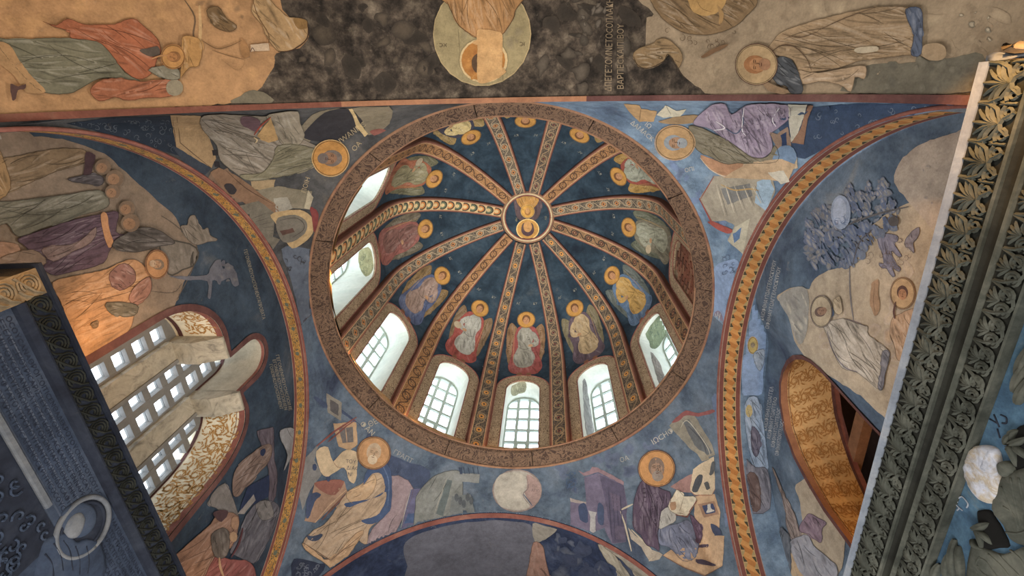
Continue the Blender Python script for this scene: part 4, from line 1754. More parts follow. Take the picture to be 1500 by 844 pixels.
f.line((84, 96, 124), "640,560 690,585 720,540 715,470", 2.5)
f.line((226, 226, 232), "590,570 640,560 600,530", 2.2)
f.line((226, 226, 232), "725,470 715,560 735,600", 2.0)
f.line((226, 226, 232), "880,470 850,520 870,560", 2.0)
head_at(f, 420, 626, 86, halo=(178, 146, 104), face=(158, 126, 100), hair=(138, 148, 156), up=180, ry=76, beard=(150, 158, 164), rim=(196, 160, 120))
f.done()
f = Fig(S_br.hit, 'painted_throne', T, A_TR, None, 16)
f.poly((176, 136, 106), "532,685 580,700 640,720 722,722 712,752 670,776 610,768 560,735")
f.line((206, 192, 172), "530,695 580,750 650,780 705,765 722,728", 2.2)
f.poly((192, 174, 146), "722,722 800,716 862,708 900,690 960,690 962,740 870,760 780,782 715,772", False)
f.poly((146, 124, 108), "832,580 872,590 918,558 935,640 930,700 880,706 862,632", False)
f.poly((44, 62, 98), "888,596 912,582 916,640 896,656", False)
f.poly((190, 188, 174), "918,455 1003,458 990,520 960,600 934,626", False)
f.poly((142, 110, 90), "1003,458 1032,462 1005,540 992,635 936,628 975,570 995,510", False)
f.poly((112, 138, 168), "870,660 930,640 960,700 900,780 840,770", True)
f.poly((196, 192, 178), "830,760 900,750 930,800 890,812", False)
f.done()
f = Fig(S_br.hit, 'painted_buildings', T, A_R1, 'painted pale buildings with columns', 18)
f.poly((160, 154, 140), "75,272 140,172 330,182 400,180 412,240 352,370 270,520 200,460 232,390 190,372 126,372", False)
f.poly((150, 176, 198), "330,200 382,178 408,232 372,330 322,290", False)
f.poly((120, 122, 122), "170,230 300,205 312,260 200,300", False)
for k in range(5):
    f.line((186, 180, 164), [(150 + 40 * k, 210 + 2 * k), (190 + 40 * k, 350 - 14 * k)], 2.2, False)
    f.line((98, 96, 94), [(160 + 40 * k, 212), (200 + 40 * k, 350 - 14 * k)], 1, False)
f.line((176, 148, 98), "170,210 230,235 300,230 340,238", 3)
f.line((148, 78, 72), "75,272 128,374 222,412", 3.5, False)
f.line((148, 78, 72), "80,275 140,174", 2, False)
f.poly((158, 82, 74), "112,372 160,385 222,412 200,428 140,400")
f.poly((182, 178, 160), "232,400 300,360 270,520 205,462", False)
f.poly((92, 120, 160), "225,430 262,400 255,450 230,470", False)
f.line((206, 198, 178), "350,372 268,522", 2.4, False)
f.poly((184, 160, 130), "180,180 300,110 440,95 500,120 470,200 400,190", False)
scrolls(f, (88, 104, 130), "170,520 240,510 240,600 180,610", 12, 5, 1.2)
f.done()
f = Fig(S_br.hit, 'painted_letters', T, PXC, None, 14)
letter_line(f, (190, 190, 184), '\u0394\u0391\u039c\u0391CK', 923, 180, 0.95, 0.8, 7)
letter_line(f, (190, 190, 184), '\u0399\u03a9', 944, 182, 0.95, 0.8, 7)
letter_line(f, (190, 190, 184), '\u039f\u03a0\u0399', 1004, 252, 0.95, -0.2, 6)
f.done(kind='stuff')

# ------------------------------------------------ pendentive, lower left
T = PEND['fl']
f = Fig(S_fl.hit, 'dusky_ground', T, A_BC, None, 0, 11)
f.poly((66, 78, 104), "60,60 250,180 400,320 560,380 520,470 400,420 300,230 180,120 100,110")
f.blot((58, 68, 92), "200,140 420,300 500,400 380,400 240,180", 26, (4, 12), (84, 96, 122), under=(66, 78, 104))
f.poly((44, 52, 72), "-30,770 60,785 110,800 60,860 -30,860")
scrolls(f, (92, 100, 116), "-20,780 90,795 50,850 -20,850", 34, 4.5, 1)
f.done(kind='stuff')
f = Fig(S_fl.hit, 'painted_desk', T, A_BC, 'painted desk and lecterns holding books', 10)
f.poly((132, 128, 120), "112,48 180,88 176,170 118,132", False)
f.poly((86, 84, 86), "128,75 166,98 164,148 130,124", False)
f.poly((128, 128, 128), "20,330 78,268 72,300 60,340 92,400 40,470 8,560 -10,480", False)
f.poly((176, 148, 116), "142,180 190,176 242,174 248,270 215,298 165,280 152,230", False)
f.poly((110, 106, 106), "165,200 228,195 230,260 182,266", False)
f.line((180, 150, 120), "196,200 202,262", 2, False)
f.line((128, 76, 72), "68,280 150,212 244,152", 4, False)
f.line((128, 76, 72), "120,260 200,190 240,165", 3, False)
f.poly((156, 128, 108), "60,440 190,430 204,478 142,540 62,612 16,604 48,500", False)
f.poly((136, 90, 80), "60,440 120,425 188,432 150,490 100,480", True)
f.poly((64, 76, 104), "30,500 70,480 88,495 60,520 40,580 22,590", True)
f.line((188, 160, 132), "62,610 120,540 200,470", 2.5, False)
f.line((120, 84, 74), "92,600 150,540 196,490", 3.5, False)
for a, b in ((60, 370), (120, 418)):
    f.ell((58, 70, 98), *c2(f, a, b)[:2], 3.2, 5)
f.sub('scroll')
f.poly((192, 172, 142), "68,300 118,282 140,345 182,302 232,298 248,332 240,432 212,430 190,372 150,392 108,412 78,372")
f.line((140, 112, 90), "140,345 160,370 190,372", 1.2)
for k in range(3):
    letter_line(f, (96, 92, 96), ('\u03a4\u039f\u03a5', '\u0394\u0399\u0391C', '\u039d\u0399')[k], *c2(f, 194 + 4 * k, 352 + 28 * k)[:2], 1, 0.05, 5.5)
f.done()
f = Fig(S_fl.hit, 'painted_saint', T, A_BC, 'painted saint in a pale peach robe with a blue sash', 22)
f.robe((178, 156, 132), "150,562 200,482 262,455 320,388 352,385 384,424 388,500 372,560 330,612 300,640 288,705 255,690 240,660 190,720 130,772 60,735 8,702 58,642 102,622", -40, 50, 0.2)
f.robe((186, 158, 126), "200,482 282,440 318,400 330,440 300,500 230,530", -35, 10, 0.2)
f.poly((66, 84, 118), "338,332 386,368 398,440 394,545 372,580 330,612 290,620 266,602 330,582 362,540 372,480 300,512 215,545 194,528 290,512 366,482 352,402 312,400 274,446 292,380 340,360")
f.line((92, 112, 146), "350,350 384,430 380,540", 2)
f.robe((182, 152, 120), "8,700 60,735 130,775 240,662 272,665 150,830 120,800 20,730", -38, 12, 0.2)
f.line((110, 88, 76), "10,700 132,778 270,664", 1.6, False)
f.poly((66, 76, 98), "22,666 60,672 96,662 80,690 40,690")
head_at(f, 318, 309, 72, halo=(180, 138, 96), face=(176, 150, 122), hair=(176, 156, 132), up=-80, ry=70, beard=(196, 178, 152), rim=(120, 84, 62))
f.done()
f = Fig(S_fl.hit, 'painted_buildings', T, A_BC, 'painted rose building, grey dome and tower', 10)
f.robe((146, 130, 136), "396,408 492,462 432,622 380,692 292,722 312,640 382,560", -60, 12, 0.15)
f.poly((98, 98, 128), "480,468 524,464 506,622 438,642", False)
f.poly((72, 92, 130), "470,574 508,572 500,612 450,618", False)
f.robe((124, 128, 126), "500,560 505,500 540,448 600,402 682,384 705,430 690,562 560,602 495,640", -60, 18, 0.14)
f.poly((92, 102, 104), "590,575 640,426 662,430 622,584", False)
f.line((150, 150, 142), "582,580 634,424", 1.4, False)
f.poly((130, 134, 134), "668,402 690,398 782,402 776,442 668,430", False)
f.poly((64, 76, 98), "690,372 704,372 706,402 694,402", False)
for k in range(5):
    f.line((62, 72, 92), [(690 + 20 * k, 372), (696 + 20 * k, 402)], 3, False)
f.poly((112, 118, 120), "660,500 740,490 760,570 650,580", False)
for k in range(5):
    f.ell((86, 92, 98), *c2(f, 680 + 16 * k, 505 + 14 * (k % 3))[:2], 3, 6)
f.line((78, 88, 108), "490,460 524,464", 1.4)
f.line((176, 176, 170), "484,460 462,540 432,660", 1.2)
f.done()
f = Fig(S_fl.hit, 'painted_letters', T, PXC, None, 14)
letter_line(f, (170, 166, 152), '\u0398\u0395\u039f', 541, 626, 0.9, -0.45, 8)
letter_line(f, (170, 166, 152), '\u03a6\u0391\u039d', 526, 622, 0.75, 0.7, 8)
letter_line(f, (150, 152, 150), '\u0393\u03a1\u0391\u03a0\u03a4', 575, 664, 0.9, 0.5, 7)
f.done(kind='stuff')

# ------------------------------------------------ round medallion above the front arch
f = Fig(S_pf.hit, 'painted_roundel', PEND['fr'], PXC, 'pale worn round medallion above the front arch', 20)
f.ell((146, 132, 128), 757.5, 719.5, 36.5, 31.5)
f.ell((168, 164, 156), 757.5, 719.5, 34.5, 29.5)
f.poly((160, 138, 134), [(772, 695), (790, 708), (791, 728), (778, 746), (766, 730), (772, 715)])
f.poly((178, 174, 164), [(727, 702), (748, 692), (770, 700), (768, 722), (776, 744), (740, 746), (726, 730)])
f.line((124, 112, 112), [(771, 698), (774, 715), (766, 726), (777, 742)], 1.5)
f.line((96, 104, 124), [(766, 724), (774, 734), (780, 742)], 2.5)
letter_line(f, (120, 104, 104), '\u03a4\u03a9', 779, 714, 1, 0.1, 4)
letter_line(f, (120, 104, 104), '\u0391\u0393\u0399\u039f', 778, 721, 1, 0.1, 4)
f.done()

# ------------------------------------------------ pendentive, lower right
T = PEND['fr']
f = Fig(S_fr.hit, 'dusky_ground', T, A_BR, None, 0, 11)
f.blot((64, 74, 98), "200,320 500,220 800,150 820,260 620,360 320,420", 40, (5, 14), (90, 102, 126), under=(92, 104, 126))
f.poly((100, 116, 144), "1050,-60 1100,-60 1090,60 1110,260 1130,560 1110,560 1085,200")
f.done(kind='stuff')
f = Fig(S_fr.hit, 'painted_buildings', T, A_BR, 'painted purple house with a columned porch', 10)
f.poly((104, 98, 120), "400,345 470,322 600,382 618,482 612,672 540,682 502,602 440,622 330,585 332,462 412,472", False)
f.poly((84, 80, 102), "478,330 600,385 616,482 612,672 545,680 510,480", False)
f.poly((134, 112, 120), "368,308 400,338 470,318 600,382 604,366 470,296 440,290 430,310 396,322", False)
f.poly((150, 142, 140), "328,450 410,470 412,484 330,470", False)
f.poly((58, 70, 98), "372,490 408,480 420,570 380,560")
f.poly((66, 78, 106), "470,480 496,490 500,585 470,570")
f.poly((156, 156, 158), "420,515 466,522 456,545 460,622 428,632 432,545", False)
for k in range(4):
    f.line((70, 68, 88), [(524 + 20 * k, 410 + 8 * k), (540 + 18 * k, 650 - 8 * k)], 1.4, False)
f.poly((96, 88, 108), "530,420 580,440 590,520 548,510", False)
f.poly((92, 86, 106), "556,590 606,600 608,664 560,660", False)
scrolls(f, (74, 96, 128), "300,320 360,310 370,420 310,410", 12, 6, 1.4)
f.done()
f = Fig(S_fr.hit, 'painted_tower', T, A_BR, None, 10)
f.poly((138, 134, 122), "832,82 890,20 960,30 1050,180 1064,232 1004,252 930,190", False)
f.poly((100, 104, 108), "900,60 930,50 1000,140 1052,220 1010,236 960,180", False)
f.line((176, 172, 158), "890,95 910,60 940,70 1020,180 1040,232", 2)
f.line((80, 84, 90), "930,85 1000,160 1020,220", 3)
f.poly((134, 82, 82), "846,64 880,30 920,6 980,18 1052,0 1060,16 980,36 920,28 880,60")
f.poly((150, 144, 128), "960,200 1010,215 1040,250 1000,262", False)
f.done()
f = Fig(S_fr.hit, 'painted_desk', T, A_BR, 'tan painted writing desk with tools and an open cabinet', 14)
f.poly((150, 118, 114), "838,392 900,350 962,318 950,420 900,420", False)
f.poly((192, 176, 150), "952,304 1000,270 1060,238 1066,400 1050,432 962,432 938,412", False)
f.poly((184, 156, 126), "962,440 1062,428 1092,520 1085,600 1062,640 1112,640 1104,792 1010,846 900,800 800,742 860,700 960,705 1000,640 960,560", False)
f.line((150, 108, 88), "938,412 962,434 1050,434 1066,402", 2, False)
f.poly((74, 78, 84), "948,408 976,336 1004,340 978,416")
f.poly((84, 86, 88), "1010,374 1030,366 1040,398 1022,406")
f.poly((90, 94, 98), "1036,330 1050,270 1062,266 1060,320")
f.poly((150, 120, 100), "978,480 1062,464 1088,532 1010,548", False)
f.poly((62, 72, 104), "1000,487 1056,476 1070,520 1020,532", False)
f.poly((186, 184, 178), "1028,484 1044,480 1046,500 1062,514 1024,524 1030,502")
f.poly((64, 72, 96), "1042,580 1075,590 1100,634 1064,636")
f.poly((76, 66, 82), "980,692 1032,682 1028,698 985,704")
f.poly((72, 64, 78), "966,762 1010,766 1066,788 1050,796 975,782")
f.line((120, 96, 84), "800,744 900,802 1010,846 1104,794", 2, False)
f.done()
f = Fig(S_fr.hit, 'painted_chair', T, A_BR, None, 16)
f.line((176, 168, 150), "582,512 648,480", 4, False)
f.line((176, 168, 150), "582,512 606,580 640,720", 3.5, False)
f.line((176, 168, 150), "640,610 720,690 760,742 728,770", 4, False)
f.poly((160, 152, 140), "622,600 660,640 742,712 800,735 780,760 730,772 690,700 640,660", False)
f.done(kind='stuff')
f = Fig(S_fr.hit, 'painted_saint', T, A_BR, 'painted saint in a dark purple mantle reading at a desk', 22)
f.robe((114, 122, 146), "780,602 872,582 930,562 978,650 962,752 900,768 832,702 778,682", 65, 30, 0.35)
f.robe((92, 74, 92), "938,532 992,582 1002,640 975,682 955,610", 70, 8, 0.3)
f.robe((172, 172, 168), "780,512 852,500 864,562 820,592 778,602", 70, 8, 0.25)
f.robe((84, 72, 90), "690,368 732,342 784,402 832,420 836,480 792,520 778,600 772,645 782,722 752,700 718,692 688,640 652,602 648,520 656,452", 78, 40, 0.36)
f.robe((200, 192, 172), "828,492 872,408 912,440 958,440 972,462 922,540 862,532", 20, 8, 0.2)
f.line((120, 70, 64), "862,536 920,548 975,462", 3, False)
f.line((140, 128, 116), "912,442 880,520", 1.2, False)
f.poly((160, 130, 104), "836,480 860,470 866,505 842,512")
head_at(f, 770, 300, 92, halo=(182, 134, 84), face=(150, 124, 106), hair=(120, 104, 94), up=-95, ry=92, beard=(138, 128, 120), rim=(96, 66, 52))
f.done()
f = Fig(S_fr.hit, 'painted_letters', T, PXC, None, 14)
letter_line(f, (170, 168, 160), '\u0399\u03a9C\u0397\u03a6', 957, 652, 0.9, -0.55, 8)
letter_line(f, (160, 160, 156), '\u039f\u0391', 909, 678, 0.95, -0.3, 7)
f.done(kind='stuff')
# ------------------------------------------------ front vault soffit
f = Fig(S_cf.hit, 'plain_plaster_patch', CEIL_F, PXC, 'smooth grey plaster patch on the front vault', 0, 12)
f.poly((96, 98, 110), [(592, 800), (606, 786), (650, 771), (700, 764), (740, 763), (778, 769), (784, 800), (786, 870), (606, 870), (596, 830)], True)
f.done()
f = Fig(S_cf.hit, 'painted_drapery', CEIL_F, A_BR, None, 2)
f.poly((140, 136, 128), "140,578 200,590 262,606 230,640 190,662 150,668", True)
f.robe((146, 114, 102), "144,672 190,690 206,760 225,880 110,880 122,780", 80, 10, 0.2)
f.blot((60, 68, 92), "240,640 450,700 560,880 240,880", 26, (5, 16), (92, 98, 112), (56, 66, 90))
f.robe((156, 150, 136), "470,680 540,705 560,740 660,880 600,880 560,800 520,770", 55, 14, 0.25)
f.robe((148, 142, 130), "500,690 620,745 760,850 700,860 590,760", 35, 8, 0.25)
f.done(kind='stuff')

# ------------------------------------------------ left lunette
T = WALL_L
f = Fig(S_wl.hit, 'painted_hillside', T, A_L1, 'dun painted hillside', 0, 12)
f.poly((126, 112, 98), "-60,-10 150,-2 330,25 460,78 520,130 580,180 700,285 775,360 800,420 860,470 870,500 860,560 810,640 790,700 770,745 700,800 640,850 560,1010 400,1080 -60,1200", True, 1)
f.blot((138, 122, 104), "0,0 300,20 460,80 640,250 760,400 800,600 700,790 400,860 0,860", 40, (8, 24), (112, 98, 86))
f.line((92, 84, 76), "710,350 770,390 865,480 850,580 780,720", 1.4)
f.line((96, 86, 78), "640,680 760,690 800,650", 1)
f.robe((116, 110, 102), "700,470 750,460 865,490 860,560 800,590 740,610", 80, 10, 0.16)
f.done()
f = Fig(S_wl.hit, 'painted_crowd', T, A_L1, 'painted procession of men in green and purple robes, sideways', 20)
f.robe((122, 104, 82), "-40,120 80,85 200,60 300,52 372,62 382,112 250,152 80,225 -40,262", -20, 26, 0.28)
f.robe((142, 116, 82), "-40,40 -10,60 20,130 40,230 -40,280", 60, 10, 0.3)
f.poly((72, 54, 60), "374,68 414,84 405,130 390,188 360,182 368,130")
f.robe((84, 80, 84), "290,192 360,172 440,172 442,214 380,210", -8, 8, 0.3)
f.robe((112, 110, 98), "-40,300 60,285 250,262 430,238 474,285 450,320 340,350 180,405 70,442 20,385 -40,400", -15, 34, 0.32)
f.robe((92, 74, 86), "66,452 160,420 280,378 430,344 512,334 502,420 545,440 482,490 444,560 330,592 222,612 160,562 108,492", -18, 40, 0.36)
f.robe((128, 108, 104), "168,500 240,482 330,468 412,398 392,468 300,512 222,552", -20, 8, 0.2)
f.poly((172, 126, 88), "432,345 460,342 470,410 488,470 466,490 444,420")
f.robe((84, 80, 78), "480,482 540,430 622,400 700,420 762,470 700,482 640,502 560,512", 10, 22, 0.36)
for x, y, r in ((440, 135, 36), (492, 185, 40), (545, 318, 36), (560, 382, 42), (480, 245, 34)):
    f.sub('head#%d' % x)
    ell_at(f, (118, 100, 84), x, y, r, r * 0.95)
    ell_at(f, (146, 114, 88), x - 6, y + 4, r * 0.66, r * 0.6)
    f.line((84, 64, 52), [(x - 14, y - 6), (x - 2, y - 2), (x - 12, y + 10)], 0.9)
f.robe((150, 120, 100), "-40,470 60,480 50,540 -40,560", 10, 6, 0.2)
f.robe((128, 110, 96), "-30,540 120,500 180,560 60,600 -30,620", 0, 8, 0.2)
f.done()
f = Fig(S_wl.hit, 'painted_saint', T, A_L1, 'painted haloed saint in a rose and ochre robe, sideways', 40)
f.robe((164, 126, 92), "225,645 330,615 450,590 520,560 560,545 600,548 650,600 655,680 600,745 585,800 560,860 440,940 360,1060 300,840 260,730", -20, 50, 0.26)
f.robe((124, 92, 86), "478,600 540,560 590,600 580,650 520,680 480,650", 30, 16, 0.35)
f.robe((146, 108, 94), "590,660 652,620 655,690 600,744 560,720", -40, 8, 0.3)
f.robe((98, 92, 80), "458,735 590,742 582,792 482,784", 5, 10, 0.35)
f.robe((116, 96, 76), "388,828 420,815 420,840 400,846", 0, 5, 0.3)
head_at(f, 682, 565, 50, halo=(164, 122, 84), face=(158, 126, 98), hair=(120, 104, 88), up=10, ry=62, beard=(168, 146, 122), rim=(126, 88, 66))
f.done()
f = Fig(S_wl.hit, 'painted_trees', T, A_L2, 'two grey painted trees', 14)
f.robe((124, 116, 106), "178,428 205,420 212,390 238,380 248,415 270,440 290,432 300,462 332,482 290,492 250,502 212,486", 60, 18, 0.25)
f.poly((98, 100, 110), "128,632 200,632 285,626 300,600 320,570 345,565 352,600 400,600 418,665 395,672 380,640 340,655 310,650 304,718 290,716 288,652 200,648")
f.blot((116, 114, 116), "300,580 350,560 410,610 410,660 330,650", 14, (3, 7), (88, 92, 104))
f.done(kind='stuff')
f = Fig(S_wl.hit, 'painted_inscription', T, PXC, 'small pale Greek lettering on the shaded-blue ground of the left wall', 14)
TXT = '\u0393\u0395\u0393\u039f\u039d\u0395\u039d\u039c\u03a9\u03a5C\u0397C\u03a0\u039f\u0399\u039c\u0395\u039d\u03a4\u0391\u03a0\u03a1\u039f\u0392\u0391\u03a4\u0391'
letter_line(f, (150, 144, 128), TXT, 356, 366, 0.27, 1, 5.0, 106)
for k in range(3):
    letter_line(f, (150, 144, 128), TXT[k:18 + k], 403 - 5 * k, 520 + 7 * k, 0.24, 1, 4.6, 84 - 8 * k)
f.done(kind='stuff')
f = Fig(S_wl.hit, 'painted_buildings', T, A_BL, 'dim painted tower and grey walls', 6)
f.robe((116, 112, 110), "376,372 442,528 430,540 385,545 330,500 290,470", 60, 8, 0.12)
f.robe((92, 84, 94), "538,112 600,95 622,105 626,250 640,330 632,440 596,478 600,330 560,180", 85, 16, 0.2)
f.robe((118, 100, 92), "420,320 470,260 520,215 560,185 610,180 600,260 540,330 480,390 440,440 412,420", -50, 20, 0.3)
f.poly((40, 50, 78), "552,215 572,196 582,212 566,238")
f.poly((36, 48, 76), "490,390 600,330 596,440 540,470 440,530", False)
f.poly((130, 126, 124), "438,528 520,430 528,460 470,530", False)
f.robe((142, 144, 148), "655,105 728,98 726,200 700,260 670,312 690,230 660,160", 80, 8, 0.14)
f.done()
f = Fig(S_wl.hit, 'painted_men', T, A_BL, 'dim painted men in brown, red and slate robes at the foot of the left wall', 24)
f.robe((92, 92, 102), "440,640 480,540 540,470 610,460 650,500 640,560 600,660 560,720 520,780 430,740 400,720", -65, 34, 0.28)
f.robe((118, 116, 116), "530,480 600,465 620,540 560,560", 60, 8, 0.2)
f.robe((138, 108, 92), "40,790 130,730 220,650 300,580 345,520 440,540 430,640 400,700 330,745 300,800 250,880 40,880", -40, 44, 0.3)
f.robe((130, 78, 76), "260,870 320,748 400,760 500,775 512,880 250,880", -50, 18, 0.28)
f.robe((98, 92, 88), "300,640 360,600 395,640 380,740 320,745", 80, 12, 0.3)
f.poly((74, 56, 60), "312,520 372,508 385,530 350,570 322,548")
ell_at(f, (150, 120, 98), 420, 575, 20, 34)
ell_at(f, (156, 130, 104), 412, 645, 20, 26)
f.line((80, 48, 54), "460,600 440,680 400,750", 4)
f.line((170, 140, 112), "340,750 345,800 370,870", 5)
f.done()
# red border painted round the triple window
f = Fig(S_wl.hit, 'red_border', WIN_L, PXC, None, 50, 9)


def onwall(p, xw, lift=0.004):
    x = xw(p[0]) if callable(xw) else xw
    return Vector((x, p[0], p[1])), Vector((1 if x < 0 else -1, 0, 0))


def ribbon(name, loops, xw, w, mat, parent, sgn=1):
    vs, fs = [], []
    pts = loops
    for i, a in enumerate(pts):
        b, c = pts[max(i - 1, 0)], pts[min(i + 1, len(pts) - 1)]
        dx, dy = c[0] - b[0], c[1] - b[1]
        L = math.hypot(dx, dy) or 1
        n = (-dy / L * sgn, dx / L * sgn)
        for t in (-0.15, 1):
            p, nn = onwall((a[0] + n[0] * w * t, a[1] + n[1] * w * t), xw)
            vs.append(p + nn * 0.012)
        if i:
            fs.append((2 * i - 2, 2 * i, 2 * i + 1, 2 * i - 1))
    return mesh(name, vs, fs, mat, parent)


ribbon('red_border', WL_back + WL_mid + WL_front, XWL, 0.05, M_dkred, WIN_L)
ribbon('red_border', HOLE_R, xwr, 0.035, M_dkred, WIN_R)


def vine_on(name, parent, fn, nu, nv, ulen, vlen, r, mat=None):
    """gold scrolling vines painted on a reveal; fn(u, v) gives point and normal (metres)"""
    rg = random.Random(9)
    vs, fs = [], []

    def stroke(pts, w):
        for i, (u, v) in enumerate(pts):
            if not (0.02 < u < ulen - 0.02 and 0.03 < v < vlen - 0.03):
                return
        k0 = len(vs)
        for i, a in enumerate(pts):
            b, c = pts[max(i - 1, 0)], pts[min(i + 1, len(pts) - 1)]
            dx, dy = c[0] - b[0], c[1] - b[1]
            L = math.hypot(dx, dy) or 1
            ww = w * (0.4 + 0.6 * math.sin(PI * min(1, 0.15 + 0.85 * i / (len(pts) - 1))))
            for sg in (1, -1):
                p, n = fn(a[0] - dy / L * ww * sg, a[1] + dx / L * ww * sg)
                vs.append(p + n * 0.0035)
            if i:
                fs.append((k0 + 2 * i - 2, k0 + 2 * i, k0 + 2 * i + 1, k0 + 2 * i - 1))
    for i in range(nu):
        for j in range(nv):
            cu = ulen * (i + 0.5) / nu
            cv = vlen * (j + 0.5) / nv
            d = 1 if (i + j) % 2 else -1
            a0 = rg.uniform(0, 6.28)
            cu += rg.uniform(-0.2, 0.2) * r
            cv += rg.uniform(-0.2, 0.2) * r
            stroke([(cu + r * (1 - 0.8 * t) * math.cos(a0 + d * t * 7.5), cv + r * (1 - 0.8 * t) * math.sin(a0 + d * t * 7.5)) for t in linspace(0, 1, 16)], r * 0.10)
            for q in range(7):
                a = a0 + q * 0.92
                stroke([(cu + r * (0.95 + 0.45 * t) * math.cos(a + d * t * 0.7), cv + r * (0.95 + 0.45 * t) * math.sin(a + d * t * 0.7)) for t in linspace(0, 1, 6)], r * 0.12)
                stroke([(cu + r * (0.75 - 0.3 * t) * math.cos(a - d * t * 0.9), cv + r * (0.75 - 0.3 * t) * math.sin(a - d * t * 0.9)) for t in linspace(0, 1, 6)], r * 0.10)
    o = mesh(name, vs, fs, mat or M_vine, parent)
    o['kind'] = 'stuff'
    return o


def path_fn(pts, xa, xb, side):
    """arc-length parameter along an outline, depth as second parameter"""
    ls = [0]
    for a, b in zip(pts[:-1], pts[1:]):
        ls.append(ls[-1] + math.hypot(b[0] - a[0], b[1] - a[1]))

    def fn(u, v):
        for i in range(len(ls) - 1):
            if u <= ls[i + 1] or i == len(ls) - 2:
                break
        t = (u - ls[i]) / (ls[i + 1] - ls[i])
        a, b = pts[i], pts[i + 1]
        y, z = a[0] + (b[0] - a[0]) * t, a[1] + (b[1] - a[1]) * t
        dy, dz = b[0] - a[0], b[1] - a[1]
        L = math.hypot(dy, dz)
        n = Vector((0, dz / L, -dy / L))
        x0 = xa(y) if callable(xa) else xa
        return Vector((x0 + side * v, y, z)), n
    return fn, ls[-1]


def border_on(name, parent, fn, ulen, v0, v1, mat, lift=0.003, n=40, u0=0.0):
    vs, fs = [], []
    for i in range(n + 1):
        for v in (v0, v1):
            p, nn = fn(u0 + (ulen - u0) * i / n, v)
            vs.append(p + nn * lift)
        if i:
            fs.append((2 * i - 2, 2 * i, 2 * i + 1, 2 * i - 1))
    return mesh(name, vs, fs, mat, parent)


fn, L = path_fn(WL_front, XWL, 0, -1)
vine_on('painted_vine', T_front, fn, 13, 3, L, 0.42, 0.062)
border_on('red_edge', T_front, fn, L, 0.0, 0.055, M_red)
border_on('red_edge', T_front, fn, L, 0.405, 0.44, M_dkred)
border_on('dark_line', T_front, fn, L, 0.075, 0.081, M_dkred)
fn, L = path_fn(WL_back, XWL, 0, -1)
vine_on('painted_vine', T_back, fn, 13, 3, L, 0.36, 0.058)
border_on('red_edge', T_back, fn, L, 0.0, 0.055, M_red)
border_on('red_edge', T_back, fn, L, 0.36, 0.40, M_dkred)
fn, L = path_fn(WL_mid, XWL, 0, -1)
border_on('red_edge', T_mid, fn, L, 0.0, 0.03, M_red)
border_on('red_edge', T_mid, fn, L, 0.40, 0.44, M_dkred)


def fn(u, v):
    i = 120 * max(0.0, min(0.9999, u / RLEN))
    t = max(0.0, min(1.0, v / 0.6))
    p = right_reveal(i, t)
    du = right_reveal(min(119.99, i + 0.5), t) - right_reveal(max(0, i - 0.5), t)
    dv = right_reveal(i, min(1, t + 0.05)) - right_reveal(i, max(0, t - 0.05))
    n = du.cross(dv).normalized()
    c = Vector((p.x, 0.35, 2.6))
    return p, (n if n.dot(c - p) > 0 else -n)


vine_on('painted_vine', T_right, fn, 30, 6, RLEN, 0.62, 0.054, plain('amber_vine_paint', (168, 122, 66), 0.8, 0.5))
border_on('red_edge', T_right, fn, RLEN, 0.0, 0.075, M_orange, 0.004, 90)
border_on('dark_line', T_right, fn, RLEN, 0.088, 0.094, M_dkred, 0.004, 90)
border_on('red_edge', T_right, fn, RLEN, 0.565, 0.6, M_dkred, 0.004, 90)

# ------------------------------------------------ right lunette
T = WALL_R
f = Fig(S_wr.hit, 'painted_hillside', T, PXC, 'pale tan painted hillside', 16, 8)
f.poly((170, 158, 140), [(1138, 436), (1152, 425), (1170, 420), (1186, 424), (1194, 408), (1215, 396), (1240, 386), (1250, 352), (1288, 322), (1330, 298), (1372, 290), (1440, 250), (1480, 330), (1440, 640), (1345, 640), (1300, 615), (1262, 580), (1215, 550), (1178, 520), (1165, 498), (1158, 470), (1150, 448)], True, 1)
f.poly((170, 158, 146), [(1312, 268), (1318, 240), (1345, 214), (1395, 196), (1470, 180), (1470, 300), (1400, 360), (1372, 340), (1340, 305)], True, 1)
f.blot((180, 166, 144), [(1200, 420), (1260, 390), (1420, 300), (1400, 600), (1300, 600), (1180, 510)], 30, (8, 20), (156, 142, 122))
f.blot((190, 168, 136), [(1290, 480), (1380, 420), (1370, 600), (1300, 600)], 14, (8, 18), (176, 150, 120))
f.blot((150, 138, 128), [(1330, 230), (1420, 200), (1400, 330), (1350, 300)], 20, (2, 5), (126, 122, 124))
f.line((118, 116, 120), [(1246, 388), (1247, 430), (1252, 470)], 2.5)
f.poly((150, 150, 146), [(1142, 438), (1158, 424), (1184, 424), (1184, 480), (1172, 505), (1156, 465)], True)
f.folds([(1142, 438), (1184, 424), (1184, 480), (1172, 505), (1156, 465)], 60, 14, (116, 116, 118), (186, 182, 170))
f.done()
f = Fig(S_wr.hit, 'painted_trees', T, A_R1, 'feathery grey painted trees and dark boughs', 16)
for pts, c1, c2_, c3 in (("545,350 600,320 650,270 668,320 680,400 720,412 700,470 660,560 600,600 560,540 540,450", (132, 131, 127), (150, 147, 138), (100, 106, 118)),
                        ("720,240 750,190 770,250 830,200 860,250 890,170 930,260 960,300 960,340 860,345 760,380", (138, 136, 129), (156, 151, 140), (100, 106, 120)),
                        ("690,420 800,370 960,345 970,395 880,430 800,560 720,590 650,580 660,500", (104, 112, 128), (124, 128, 134), (74, 84, 108))):
    f.blot(c1, pts, 120, (3, 8), c2_, (100, 112, 134))
    f.last = (92, 108, 140)
    f.folds(f.P(pts), 60, 50, c3, tuple(q + 14 for q in c2_), 0.22, (0.8, 2.2), 0.5)
f.line((92, 92, 96), "720,400 800,365 900,335 1010,310", 4)
